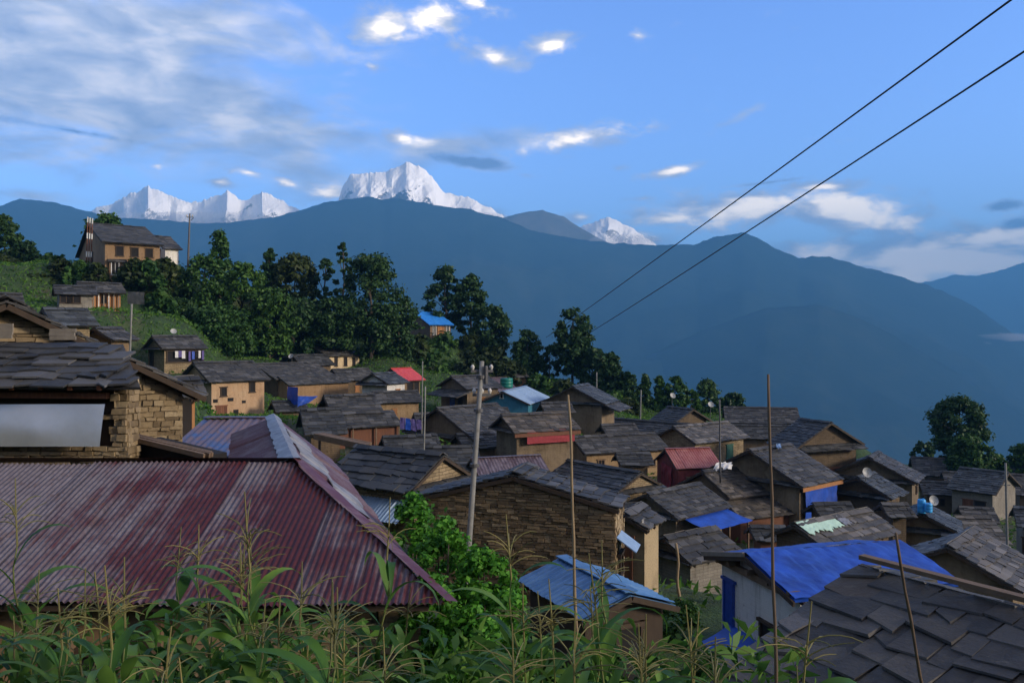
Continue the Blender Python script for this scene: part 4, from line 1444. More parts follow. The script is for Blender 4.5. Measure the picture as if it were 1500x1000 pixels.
cr = hit(h2, 187, 620, 0, xw)
m = MB()
stone_face(m, V3((xw, LEFT - .1, -.8)), V3((0, -1, 0)), V3((-1, 0, 0)), V3((0, 0, 1)), LEFT - .1 - cr.y, bl.z + .8 + .1, lambda u, z: z < 2.72 or u > LEFT - .1 - cr.y - .36, course=.10, smin=.12, smax=.34)
stone_face(m, V3((xw, cr.y, -.8)), V3((1, 0, 0)), V3((0, -1, 0)), V3((0, 0, 1)), .4, bl.z + .8 + .02, None, course=.10, smin=.12, smax=.34)
m.build('lean_to_stones', 'stone_tan', rt)
m = MB()
zb_ = bl.z + drop * (1.75 - .6) / 1.75 - .16
m.hexa([V3((xw + .12, LEFT - .1, -1)), V3((-.6, LEFT - .1, -1)), V3((-.6, cr.y + .8, -1)), V3((xw + .12, cr.y + .3, -1)), V3((xw + .12, LEFT - .1, bl.z + .1)), V3((-.6, LEFT - .1, zb_)), V3((-.6, cr.y + .8, zb_)), V3((xw + .12, cr.y + .3, bl.z + .1))])
m.build('lean_to_wall', 'wood_dark', rt, uv=True)
m = MB()
for z in (bl.z + .02, bl.z - .15):
    m.beam((xw - .08, LEFT - .1, z), (xw - .08, cr.y + .3, z - .02), .1, .1)
for k in range(9):
    y = cr.y + .3 + k * .5
    m.beam((-1.72, y, bl.z - .03), (-.8, y, bl.z + .34), .07, .08)
m.build('eave_beams', 'wood_red', rt)
WH = LEFT - 1
a, b = hit(h2, 156, 592, 0, xw - .16), hit(h2, 154, 652, 0, xw - .1)
m = MB()
nx, nz = 40, 10
for i in range(nx + 1):
    for j in range(nz + 1):
        y = b.y + (WH + .9 - b.y) * i / nx
        z = b.z + (a.z - b.z) * j / nz - .03 * (i / nx)
        lean = .16 * (1 - j / nz)
        bulge = .025 * mnoise.noise(V3((y * 1.1, z * 1.6, 2))) + .02 * math.sin(j / nz * 3.1)
        m.v.append((xw - .1 - lean - bulge, y, z))
for i in range(nx):
    for j in range(nz):
        k = i * (nz + 1) + j
        m.f.append((k, k + nz + 1, k + nz + 2, k + 1))
        m.mi.append(0)
m.build('metal_sheet', 'sheet_metal', rt, smooth=True)


def boards(label, pts, D, n, tilt, mat='wood_grey'):
    """a few boards lying against each other; pts: left, right, bottom, top pixels"""
    l, r, bt, tp_ = pts
    a = P(l, bt, D)
    wd = (r - l) / F * D
    ht = (bt - tp_) / F * D
    root = thing('board_stack', label, 'boards', a)
    for k in range(n):
        m = MB()
        z = ht * (k + .5) / n
        m.box((wd / 2 + rnd(-.02, .02), z * tilt, z), wd * rnd(.95, 1), .03, ht / n * .96, (V3((1, 0, rnd(-.015, .015))).normalized(), V3((0, 1, 0)), V3((0, 0, 1))))
        m.build('board', mat, root)


boards('grey weathered boards leaning on the stone gable above the slate lean-to', (72, 111, 498, 481), 15.0, 3, .15)
boards('wide grey boards at the far left edge above the slate lean-to', (-30, 18, 496, 474), 15.0, 4, .12)

# small buildings between the stone house and the red roof
house('plank walled lean house squeezed right of the left stone house', (256, 556), 27, bx=292, E=(268, 581), pit=24, H=1.9, wall='wood_orange', roof='slate', e=.36, sw=.5, name='house', ov=.3, group=G)
house('flat hut with peeling blue and purple tin roof behind the rusty red roof', (300, 612), 24, bx=395, E=(236, 668), pit=14, H=1.8, wall='wall_brown', roof='tin_mix', name='hut', cat='hut', ov=.2, gov=.15)


def slab_hut(label, a, b, D0, D1, depth, th_, Hh, wall, roofmat, wl, wr, deep=None, name='shed'):
    """shed whose thick plank roof is seen along its front edge from pixel a (distance D0) to pixel b (distance D1)"""
    A_, B_ = P(a[0], a[1], D0), P(b[0], b[1], D1)
    root = thing(name, label, 'shed', (A_.x, A_.y, min(A_.z, B_.z) - Hh))
    base = V3(root.location)
    BASES.append(((A_.x + B_.x) / 2, (A_.y + B_.y) / 2 + depth / 2, base.z))
    U = B_ - A_
    L = U.length
    U.normalize()
    Vb = V3((-U.y, U.x, 0)).normalized()
    for k in range(5):
        m = MB()
        o0 = A_ - base + Vb * (depth * k / 5)
        m.beam(o0 + Vb * depth * .1 - U * rnd(0, .12) + V3((0, 0, rnd(0, .02))), o0 + Vb * depth * .1 + U * (L + rnd(0, .1)) + V3((0, 0, rnd(0, .02))), depth / 5 - .012, th_)
        m.build('roof_board', roofmat, root)
    m = MB()
    f0, f1 = A_ + U * L * wl + Vb * .25 - base, A_ + U * L * wr + Vb * .25 - base
    g0, g1 = f0 + Vb * ((deep or depth - .4) + 0), f1 + Vb * ((deep or depth - .4) + 0)
    m.hexa([V3((q.x, q.y, -1)) for q in (f0, f1, g1, g0)] + [q - V3((0, 0, th_ * .52)) for q in (f0, f1, g1, g0)])
    m.build('wall', wall, root, uv=True)
    for q in (A_ + U * .15, B_ - U * .15):
        m = MB()
        q = q + Vb * .1 - base
        m.beam((q.x, q.y, -1), (q.x, q.y, q.z - th_ * .5), .09, .09)
        m.build('post', 'wood_dark', root)


slab_hut('dark shed with a sloping board roof beside the left stone house', (183, 642), (292, 668), 14.2, 13.6, .3, .08, 1.9, 'dark', 'wood_brown', .04, .96, .5)  # near-black wall stands in for the shade under the boards
slab_hut('little stone hut with thick brown board roof above the red roof ridge', (462, 640), (533, 655), 35.5, 34.5, .6, .26, 2.2, 'wall_cream', 'wood_brown', .55, .84)


# ------------------------------------------------------------------ poles, wires, dishes
def pole(name, label, top, bot, D0, D1, r0, r1, mat, cat, extra=0, group=None, n=10, knots=0):
    a, b = P(bot[0], bot[1], D0), P(top[0], top[1], D1)
    b2 = b
    a = a + (a - b).normalized() * extra
    root = thing(name, label, cat, a, 0, group)
    m = MB()
    seg = 14 if knots else 6
    pts, rad = [], []
    for k in range(seg + 1):
        q = k / seg
        w = V3((mnoise.noise(V3((k * .35, r0 * 90, 0))), 0, 0)) * (r0 * 1.6 if knots else 0)
        pts.append((b2 - a) * q + w)
        rad.append((r0 + (r1 - r0) * q) * (1.16 if knots and k % 2 else 1))
    m.tube(pts, rad, n)
    m.build('shaft', mat, root, smooth=True)
    return root, b2 - a, a


def insulators(root, c, U, span, n, s=1.0):
    for k in range(n):
        m = MB()
        q = c + U * (span * (k / (n - 1) - .5))
        m.tube([q, q + V3((0, 0, .06 * s)), q + V3((0, 0, .10 * s)), q + V3((0, 0, .16 * s))], [.02 * s, .05 * s, .055 * s, .02 * s], 8)
        m.build('insulator', 'ceramic', root)


root, tp, a0 = pole('utility_pole', 'leaning grey concrete utility pole with insulators in front of the brown gable', (706, 529), (687, 795), 17.2, 18.0, .072, .052, 'concrete', 'utility pole', 2.6)
UX = V3((1, .25, 0)).normalized()
for dz, sp in ((-.22, .5), (-.75, .42)):
    m = MB()
    m.beam(tp + V3((0, 0, dz)) - UX * sp / 2, tp + V3((0, 0, dz)) + UX * sp / 2, .06, .06)
    m.build('crossarm', 'iron', root)
    insulators(root, tp + V3((0, 0, dz + .02)), UX, sp * .85, 3, .8)
m = MB()
m.tube([tp + V3((.09, -.1, -.1)), tp + V3((.09, -.1, -.5))], .05, 8)
m.build('fuse_box', 'iron', root)
for dz in (-.35, -1.1, -2.3):
    m = MB()
    q = tp * (1 + dz / tp.length)
    m.tube([q - V3((0, 0, .035)), q + V3((0, 0, .035))], .105, 12)
    m.build('clamp', 'iron', root)
root, tp, _ = pole('utility_pole', 'dark utility pole with a crossarm on the skyline right of the hilltop house', (278, 313), (276, 372), 118, 118, .16, .11, 'iron', 'utility pole', 2)
m = MB()
m.beam(tp + V3((-.45, 0, -.5)), tp + V3((.45, 0, -.5)), .1, .1)
m.build('crossarm', 'iron', root)
m = MB()
m.beam(tp + V3((.15, 0, -1.0)), tp + V3((.6, 0, -.55)), .08, .08)
m.build('brace', 'iron', root)
insulators(root, tp + V3((0, 0, -.45)), V3((1, 0, 0)), .8, 3, 2)
pole('steel_pole', 'thin pale steel pole beside the big stone house on the left', (193, 445), (190, 527), 38, 38, .05, .045, 'concrete', 'pole', 1.5)
pole('steel_pole', 'taller of the two thin grey poles in front of the red shop roof', (619, 529), (618, 614), 60, 60, .05, .045, 'concrete', 'pole', 1.5)
pole('steel_pole', 'shorter thin grey pole ending at the dark slate roof, right of its twin', (623, 566), (621, 662), 40, 40, .045, .04, 'concrete', 'pole', .8)
pole('steel_pole', 'thin grey pole on the grass left of the blue awning at the valley edge', (939, 571), (938, 614), 100, 100, .09, .08, 'concrete', 'pole', 1)
pole('steel_pole', 'short pale pole under the ridge trees behind the tall brown house', (874, 545), (874, 572), 105, 105, .09, .08, 'concrete', 'pole', 1)
pole('steel_pole', 'thin grey pole standing before the green shuttered house', (1054, 585), (1055, 684), 52, 52, .06, .05, 'iron', 'pole', 1)
root, tp, _ = pole('steel_pole', 'slim grey pole with a small arm near the right edge', (1473, 678), (1476, 818), 44, 44, .07, .055, 'concrete', 'pole', 1)
m = MB()
m.beam(tp + V3((-.3, 0, -1.2)), tp + V3((.25, 0, -1.2)), .05, .05)
m.build('crossarm', 'iron', root)
pole('bamboo_stick', 'tall thin bamboo stick with nodes rising before the brown gable', (833, 578), (845, 905), 9, 9, .020, .012, 'bamboo', 'stick', 2, None, 8, 1)
pole('bamboo_stick', 'tallest dark knotty stick rising past the skyline right of centre', (1126, 548), (1136, 1000), 5, 5, .013, .008, 'bamboo_dark', 'stick', 1.7, None, 8, 1)
pole('bamboo_stick', 'short dark stick leaning over the closest slate roof', (1312, 780), (1350, 1000), 4.4, 4.2, .011, .007, 'bamboo_dark', 'stick', 1.5, None, 8, 1)
pole('bamboo_stick', 'thin pale stick in the weedy yard before the grey gabled house', (990, 795), (998, 895), 26, 26, .05, .04, 'bamboo', 'stick', 1, None, 8, 1)
for k, (dx, lab) in enumerate(((0, 'left'), (4.5, 'middle'), (9, 'right'))):
    root, tp, a0 = pole('banded_pole', '%s of three red and white banded poles beside the hilltop house' % {'left': 'leftmost', 'middle': 'middle', 'right': 'rightmost'}[lab],
                        (128.5 + dx * .75, 321 + k), (127 + dx * .75, 372), 99, 99, .07, .06, 'wood_red', 'pole', 1, 'banded poles by the hilltop house')
    for q in (.92, .55, .12):
        m = MB()
        m.tube([tp * q, tp * (q + .13)], .085, 8)
        m.build('white_band', 'white_paint', root)

for (p0, D0, p1, D1, lab, sag) in (((1467, 0), 8.0, (800, 494), 150, 'upper of two black power cables crossing the sky', .15), ((1500, 65), 8.6, (842, 500), 130, 'lower of two black power cables crossing the sky', .15)):
    a, b = P(*p0, D0), P(*p1, D1)
    a = a - (b - a).normalized() * 26
    pts = []
    for k in range(61):
        q = (k / 60) ** 2
        pts.append(a + (b - a) * q - V3((0, 0, sag * math.sin(math.pi * q))))
    m = MB()
    m.tube(pts, [.0062 + .040 * (k / 60) ** 2 for k in range(61)], 6)
    tag(m.build('power_cable', 'wire', None), lab, 'cable', 'power cables over the village')


def dish(label, px, py, D, r, az_=200, tilt=35, mat='dish', mast=.45):
    c = P(px, py, D)
    r *= .82
    root = thing('satellite_dish', label, 'satellite dish', c - V3((0, 0, r * 1.2)), R(az_ - 180))
    m = MB()
    n, k_ = 18, 4
    ax = V3((0, -math.cos(R(tilt)), math.sin(R(tilt))))
    u = V3((1, 0, 0))
    v = ax.cross(u)
    o = V3((0, 0, r * 1.2))
    for back in (0, .02):
        for j in range(k_ + 1):
            rr_ = r * j / k_
            for i in range(n):
                an = 2 * math.pi * i / n
                m.v.append(tuple(o + (u * math.cos(an) + v * math.sin(an)) * rr_ + ax * (rr_ ** 2 * .45 / r - back)))
    st = (k_ + 1) * n
    for s in (0, 1):
        for j in range(k_):
            for i in range(n):
                a, b = s * st + j * n + i, s * st + j * n + (i + 1) % n
                m.f.append((a, b, b + n, a + n) if s == 0 else (a + n, b + n, b, a))
                m.mi.append(0)
    m.build('reflector', mat, root, smooth=True)
    m = MB()
    m.tube([(0, r * .25, -mast), (0, r * .25, r * 1.1), o - ax * .03], [r * .07] * 3, 8)
    m.build('mast', 'iron', root)
    m = MB()
    m.tube([o - v * r * .95 if v.z > 0 else o + v * r * .95, o + ax * r * .9], r * .035, 6)
    m.build('feed_arm', 'iron', root)
    m = MB()
    m.box(o + ax * r * .92, r * .16, r * .2, r * .16)
    m.build('receiver', 'dish', root)


dish('satellite dish on the ridge of the clay house with washing', 254, 486, 82, .38, 215)
dish('pale satellite dish on the dark roof left of the cream house', 427, 522, 100, .42, 160)
dish('white satellite dish at the roof peak by the blue awning', 985, 580, 92, .42, 200, mast=1.6)
dish('white satellite dish before the skyline slate roof', 1041, 593, 96, .46, 190, mast=3.2)
dish('round pale satellite dish on the long slated roof', 1269, 692, 56, .42, 185, 20)
dish('satellite dish beside the blue barrels', 1366, 733, 50, .38, 190, 20)
dish('small satellite dish at the end of the narrow annex roof', 946, 764, 27, .17, 170, 10)


def barrel(label, px, py, D, r, hh, mat, name='water_barrel', cat='barrel', group=None):
    c = P(px, py, D)
    root = thing(name, label, cat, c, 0, group)
    m = MB()
    prof = [(0, .9), (.04, 1), (.3, 1.02), (.33, .97), (.36, 1.02), (.64, 1.02), (.67, .97), (.7, 1.02), (.95, 1), (1, .88)]
    m.tube([(0, 0, z * hh) for z, _ in prof], [q * r for _, q in prof], 16)
    m.build('body', mat, root, smooth=True)
    m = MB()
    m.tube([(r * .4, 0, hh), (r * .4, 0, hh + .05)], r * .25, 10)
    m.build('lid', mat, root)


barrel('left of two blue water barrels on the slate ridge', 1350, 751, 50, .24, .85, 'plastic_blue', group='blue barrels on the slate ridge')
barrel('right of two blue water barrels on the slate ridge, nearer the dish', 1360, 750, 49.5, .22, .55, 'plastic_blue', group='blue barrels on the slate ridge')
barrel('green water tank on the roof behind the teal house', 742, 568, 98, .75, 1.2, 'plastic_teal', 'water_tank', 'tank')


# ------------------------------------------------------------------ cloths and tarpaulins
def cloth(name, label, cat, corners, mat, nx=14, ny=10, amp=.06, rag=.0, group=None, fold=0.0, thick=.012):
    """corners: four world points tl, tr, br, bl"""
    tl, tr, br, bl = corners
    base = (bl + br) / 2
    N = (tr - tl).cross(bl - tl).normalized()
    if N.y > 0:
        N = -N
    m = MB()
    sd = rnd(0, 50)
    for s in (0, 1):
        for i in range(nx + 1):
            for j in range(ny + 1):
                u, v = i / nx, j / ny
                q = (tl * (1 - u) + tr * u) * (1 - v) + (bl * (1 - u) + br * u) * v
                if rag:
                    q = q + (bl - tl) * (rag * mnoise.noise(V3((u * 9, sd, 0))) * v) + (tr - tl) * (rag * .5 * mnoise.noise(V3((v * 6, sd, 4))) * (u - .5) * 2)
                w = amp * (mnoise.noise(V3((u * 4, v * 3, sd))) + .5 * mnoise.noise(V3((u * 10, v * 7, sd)))) + fold * math.sin(u * 26)
                m.v.append(tuple(q + N * (w - s * thick) - base))
    st = (nx + 1) * (ny + 1)
    for s in (0, 1):
        for i in range(nx):
            for j in range(ny):
                k = s * st + i * (ny + 1) + j
                f = (k, k + 1, k + ny + 2, k + ny + 1)
                m.f.append(f if s else tuple(reversed(f)))
                m.mi.append(0)
    o = m.build(name, mat, None, smooth=True, loc=base)
    return tag(o, label, cat, group)


def hang(name, label, cat, h, x0, x1, z0, z1, mat, out=.1, side=True, **kw):
    sc = h['sc']
    y = h['sg'] * (h['wh'] + out * sc)
    w = lambda x, z: loc2w(h, (x * sc, y, z * sc))
    return cloth(name, label, cat, (w(x0, z1), w(x1, z1), w(x1, z0), w(x0, z0)), mat, **kw)


h = HS['tarp28']
hang('tarpaulin', 'dark blue tarpaulin hung below the orange eave boards', 'tarpaulin', h, h['x0'] / h['sc'] + .2, h['x1'] / h['sc'] - .1, .3, 2.35, 'tarp_blue', out=.25, amp=.1, fold=.03)
h = HS['bluebox']
w_ = lambda px, py, D: P(px, py, D)
cloth('tarpaulin', 'blue sheet closing the corner of the two tiered house', 'tarpaulin', (w_(421, 566, 76), w_(436, 567, 75), w_(436, 592, 75), w_(421, 595, 76)), 'tarp_blue', amp=.05)
cloth('tarpaulin', 'blue tarpaulin strip stretched under the orange wall', 'tarpaulin', (w_(436, 580, 75), w_(466, 580, 75.5), w_(452, 590, 75), w_(436, 595, 74.5)), 'tarp_blue', amp=.08)
h = HS['tarp30']
pent(h, 'side', -1.6, 2.0, 2.2, 1.7, .45, 'tarp_blue', name='tarpaulin_awning', posts=3)
h = HS['redbeam']
hang('awning', 'dull red cloth awning below the slate eave of the clay house', 'awning', h, h['x0'] / h['sc'] + .5, h['x1'] / h['sc'] - .1, 1.95, 2.7, 'cloth_red', out=.35, amp=.06)
h = HS['redtin']
w2 = lambda y, z: loc2w(h, (h['x0'] - .12, y * h['sc'], z * h['sc']))
cloth('blanket', 'dark red and grey blanket hung on the gable of the red tin shed', 'blanket', (w2(.8, 1.7), w2(-.9, 1.55), w2(-.9, .2), w2(.8, .3)), 'cloth_red', amp=.12)
h = HS['mint32']


def over_ridge(name, label, cat, h, xa, xb, s0, s1, mat, rag=.2, amp=.03):
    """cloth lying over the ridge of a roof"""
    m = MB()
    nx, ny = 30, 22
    cl_ = math.hypot(h['hw'], h['rise'])
    sg = h['sg']
    for t_ in (0, .015):
        for i in range(nx + 1):
            for j in range(ny + 1):
                u = i / nx
                e0 = s0 * (1 + rag * mnoise.noise(V3((u * 7, 1, 0))))
                e1 = s1 * (1 + rag * mnoise.noise(V3((u * 8, 5, 0))) + rag * .7 * mnoise.noise(V3((u * 22, 9, 0))))
                s = -e0 + (e0 + e1) * j / ny
                y = sg * s * h['hw'] / cl_
                z = h['zr'] - abs(s) * h['rise'] / cl_ + .10 + amp * mnoise.noise(V3((u * 5, j * .35, 3))) - t_
                m.v.append((xa + (xb - xa) * u, y, z))
    st = (nx + 1) * (ny + 1)
    for q in (0, 1):
        for i in range(nx):
            for j in range(ny):
                k = q * st + i * (ny + 1) + j
                f = (k, k + 1, k + ny + 2, k + ny + 1)
                m.f.append(f if (q == 1) == (sg < 0) else tuple(reversed(f)))
                m.mi.append(0)
    o = m.build(name, mat, None, smooth=True)
    o.location = h['base']
    o.rotation_euler = (0, 0, R(h['th']))
    return tag(o, label, cat)


over_ridge('sheet', 'torn mint green sheet lying over the roof ridge', 'sheet', h, -h['L'] / 2 + .05, -h['L'] / 2 + 2.6, .35, .8, 'cloth_mint', .35)
over_ridge('metal_sheet', 'crumpled grey metal sheet beside the mint green one', 'metal sheet', h, -h['L'] / 2 + 2.7, -h['L'] / 2 + 3.3, .2, .75, 'tin_galv', .2)
h = HS['grey29']
cloth('plastic_bag', 'crumpled white and blue plastic on the slate ridge in mid village', 'plastic sheet', (P(1048, 677, 55.5), P(1073, 676, 56), P(1071, 687, 55), P(1047, 687, 55)), 'cloth_white', amp=.25, rag=.3)
cloth('plastic_sheet', 'small pale blue plastic scrap on the roof with orange eave', 'plastic sheet', (P(1137, 650, 58.6), P(1143, 649, 58.8), P(1145, 656, 57.4), P(1138, 656, 57.2)), 'tin_sky', amp=.1, rag=.3)
h = HS['laundry']
for k in range(9):
    sc = h['sc']
    x = h['x0'] / sc + .75 + k * .27
    wd = rnd(.16, .3)
    z1 = 1.55 + .03 * math.sin(k)
    mat = ['cloth_white', 'cloth_purple', 'cloth_white', 'dark', 'cloth_purple', 'tarp_blue', 'dark', 'cloth_white', 'cloth_purple'][k]
    hang('washing', 'piece of washing hung under the eave of the clay house on the left', 'washing', h, x, x + wd, z1 - rnd(.45, .8), z1, mat, out=.22, amp=.04, nx=5, ny=6, group='washing under the eave')
for k in range(4):
    cloth('washing', 'blue or purple garment drying right of the plank walled house', 'washing', (P(586 + k * 8, 611 + k, 56), P(593 + k * 8, 612 + k, 56), P(594 + k * 8, 628 + k * 2 % 5, 56), P(586 + k * 8, 629, 56)), ['cloth_purple', 'tarp_blue', 'cloth_purple', 'cloth_purple'][k], nx=5, ny=6, amp=.06, group='garments drying by the plank house')

cloth('mat_fence', 'grey woven mat fence right of the white posted shed', 'fence', (P(186, 427, 87), P(211, 428, 86), P(211, 446, 86), P(187, 445, 87)), 'wood_grey', amp=.12, fold=.02, thick=.05)


# ------------------------------------------------------------------ the hillside ground
CP = list(BASES)
for px, py, D in ((-150, 400, 95), (-60, 390, 100), (20, 388, 100), (70, 384, 104), (120, 384, 106), (190, 392, 108), (250, 398, 110), (0, 430, 84), (60, 442, 84), (120, 450, 84), (200, 462, 94), (160, 445, 99),
                  (250, 500, 104), (340, 415, 125), (350, 525, 106), (290, 470, 112), (450, 440, 130), (500, 505, 125), (560, 520, 122), (640, 496, 134), (600, 492, 134), (560, 480, 130), (700, 512, 140), (660, 545, 120),
                  (760, 545, 130), (800, 556, 128), (850, 566, 132), (900, 588, 122), (960, 612, 116), (820, 590, 112), (1050, 602, 130), (1170, 622, 125), (1300, 690, 112), (1400, 700, 118), (1500, 705, 118), (1600, 720, 118),
                  (-150, 560, 40), (-100, 620, 25), (380, 612, 66), (345, 610, 70), (700, 900, 18), (985, 900, 26), (610, 640, 55)):
    q = P(px, py, D)
    CP.append((q.x, q.y, q.z))
for x in range(-10, 3, 2):
    for y in (1, 3.5, 6, 7.2):
        CP.append((x, y, -3.35 + .0 * x))
for x, y, z in ((3, 2, -3.7), (3, 4.5, -4.0), (6, 3, -4.2), (2.2, 5.5, -3.9), (4.5, 5.5, -5.8), (8, 6, -6), (0, -6, -1.7), (-8, -6, -1.7), (8, -6, -2.4), (0, -1, -1.9), (-.2, 9.5, -6.2), (.5, 12, -6.6), (-.2, 15, -6.9), (1.5, 9, -6.4), (3, 12, -7), (-14, 9, -4.6), (-16, 20, -3.5)):
    CP.append((x, y, z))
for x in range(-170, 190, 30):
    CP.append((x, 175, -48 + (12 if x < -20 else 0)))
    CP.append((x, 250, -150))
    if x > -80:
        CP.append((x, 150, -26 if x > 0 else -14))
for x in range(-170, 200, 25):  # unseen slope behind the viewer, added to block part of the sky light
    for y, z in ((-28, 1), (-55, 9), (-90, 22), (-130, 38)):
        CP.append((x, y, z - .08 * x))
CPA = np.array(CP)


def ground(xs, ys):
    xs, ys = np.asarray(xs, float), np.asarray(ys, float)
    d2 = (xs[:, None] - CPA[None, :, 0]) ** 2 + (ys[:, None] - CPA[None, :, 1]) ** 2
    wt = 1 / (d2 + .6) ** 1.9
    return (wt * CPA[None, :, 2]).sum(1) / wt.sum(1)


def gz(x, y):
    return float(ground([x], [y])[0])


def make_ground():
    xs = np.concatenate([np.arange(-170, -40, 3.0), np.arange(-40, 90, 1.0), np.arange(90, 200, 3.0)])
    ys = np.concatenate([np.arange(-130, -25, 6.0), np.arange(-25, 0, 2.0), np.arange(0, 30, .6), np.arange(30, 180, 1.4), np.arange(180, 262, 5)])
    gx, gy = np.meshgrid(xs, ys)
    z = np.concatenate([ground(gx[r], gy[r]) for r in range(len(ys))])
    nx = len(xs)
    m = MB()
    gx, gy = gx.ravel(), gy.ravel()
    for a, b, c_ in zip(gx, gy, z):
        m.v.append((a, b, c_ + .25 * mnoise.noise(V3((a * .35, b * .35, 0))) + .1 * mnoise.noise(V3((a * 1.3, b * 1.3, 0))) - .12))
    for r in range(len(ys) - 1):
        for c_ in range(nx - 1):
            k = r * nx + c_
            m.f.append((k, k + 1, k + nx + 1, k + nx))
            m.mi.append(0)
    structure(m.build('hillside_ground', 'ground', None, smooth=True))


make_ground()


# ------------------------------------------------------------------ foliage
def quads(name, ctr, nrm, size, aspect, mats, parent, mid=None, droop=0.0):
    """many single leaves: centres, normals, sizes (arrays)"""
    n = len(ctr)
    nrm = nrm / (np.linalg.norm(nrm, axis=1, keepdims=True) + 1e-9)
    a = NR.normal(size=(n, 3))
    a[:, 2] *= .6
    u = a - (a * nrm).sum(1, keepdims=True) * nrm
    u /= np.linalg.norm(u, axis=1, keepdims=True) + 1e-9
    v = np.cross(nrm, u)
    s = size[:, None]
    L = u * s
    Wd = v * s * aspect
    p = np.stack([ctr - L, ctr - L * .1 + Wd + nrm * s * .12, ctr + L - np.array([[0, 0, 1]]) * s * droop, ctr - L * .1 - Wd + nrm * s * .12], 1).reshape(-1, 3)
    me = bpy.data.meshes.new(name)
    me.vertices.add(4 * n)
    me.vertices.foreach_set('co', p.ravel())
    me.loops.add(4 * n)
    me.loops.foreach_set('vertex_index', np.arange(4 * n, dtype=np.int32))
    me.polygons.add(n)
    me.polygons.foreach_set('loop_start', np.arange(0, 4 * n, 4, dtype=np.int32))
    me.update(calc_edges=True)
    me.materials.append(M[mats])
    o = bpy.data.objects.new(name, me)
    C.objects.link(o)
    o.parent = parent
    return o


def crown_points(h, w, kind, n):
    """cluster centres and radii inside a crown of height h and width w whose base is z=0"""
    cs = []
    ncl = {'broad': 80, 'mass': 95, 'cone': 70, 'pine': 62, 'sparse': 40, 'bush': 34}[kind]
    for i in range(ncl):
        for _ in range(30):
            if kind == 'cone':
                z = rnd(.02, 1)
                rr_ = (1 - z) ** .8 * .5 + .04
            elif kind == 'pine':
                z = rnd(.05, 1)
                rr_ = .5 * (math.sin(math.pi * min(1, z * .80 + .22)) ** .6)
            elif kind == 'sparse':
                z = rnd(.1, 1)
                rr_ = .5 * math.sin(math.pi * (.15 + .8 * z)) ** .7
            elif kind == 'bush':
                z = rnd(.05, 1)
                rr_ = .5 * math.sqrt(max(0, 1 - z * z))
            else:
                z = rnd(.03, 1)
                rr_ = .5 * (1 - abs(2 * z - .92) ** 2.4 / 1.2) ** .55 if abs(2 * z - .92) < 1.05 else .1
            an = rnd(0, 2 * math.pi)
            q = math.sqrt(rnd(.12, 1.0)) * rr_
            c_ = (math.cos(an) * q * w * .93, math.sin(an) * q * w * .93, z * h)
            break
        r = {'broad': .105, 'mass': .10, 'cone': .10, 'pine': .10, 'sparse': .07, 'bush': .14}[kind] * rnd(.65, 1.35) * min(w, h * 1.2)
        cs.append((c_, r))
    per = n // ncl
    P_, N_ = [], []
    for c_, r in cs:
        d = NR.normal(size=(per, 3))
        d /= np.linalg.norm(d, axis=1, keepdims=True)
        rad = r * NR.uniform(.2, 1.15, size=(per, 1)) ** .7 * np.where(NR.random((per, 1)) < .24, NR.uniform(1.1, 1.9, (per, 1)), 1)
        q = d * rad
        q[:, 2] *= .55 if kind == 'pine' else .75
        P_.append(q + np.array(c_))
        nn = d * .8 + NR.normal(size=(per, 3)) * .6
        nn[:, 2] += .5
        N_.append(nn)
    return np.concatenate(P_), np.concatenate(N_), cs


def tree(label, px, top, wpx, D, kind='broad', mat='leaf_dark', n=2600, name='tree', trunk=.12, leaf=None, zb=None, group=None, cat='tree', base_py=None):
    x = (px - 750) / F * D
    z0 = gz(x, D) - .2 if base_py is None else (500 - base_py) / F * D
    ht = (500 - top) / F * D - z0
    w = wpx / F * D
    root = thing(name, label, cat, (x, D, z0), rnd(0, 6.28), group)
    tb = ht * trunk
    ch = ht - tb
    pts, nn, cs = crown_points(ch, w, kind, int(n * 2.6))
    pts[:, 2] += tb
    leaf = leaf or .0023 * D
    sz = leaf * NR.uniform(.6, 1.4, size=len(pts))
    quads('crown', pts, nn, sz, .62, mat, root, droop=.3)
    m = MB()
    r0 = max(.06, ht * .02)
    bend = [V3((mnoise.noise(V3((k * .8, px, 0))) * .04 * ht, mnoise.noise(V3((k * .8, px, 9))) * .04 * ht, ht * .9 * k / 5)) for k in range(6)]
    bend[0] = V3((0, 0, -.5))
    m.tube(bend, [r0 * (1 - .8 * k / 5) for k in range(6)], 7)
    for c_, r in random.sample(cs, min(len(cs), 16 if kind in ('sparse', 'pine') else 10)):
        tz = max(tb * .6, c_[2] + tb - ch * .22)
        k = min(4.99, max(0, tz / (ht * .9) * 5))
        a = bend[int(k)].lerp(bend[int(k) + 1], k - int(k))
        b = V3((c_[0], c_[1], c_[2] + tb))
        m.tube([a, a.lerp(b, .5) + V3((0, 0, ht * .02)), b], [r0 * .4, r0 * .26, r0 * .1], 5)
    m.build('trunk', 'bark', root)
    return root


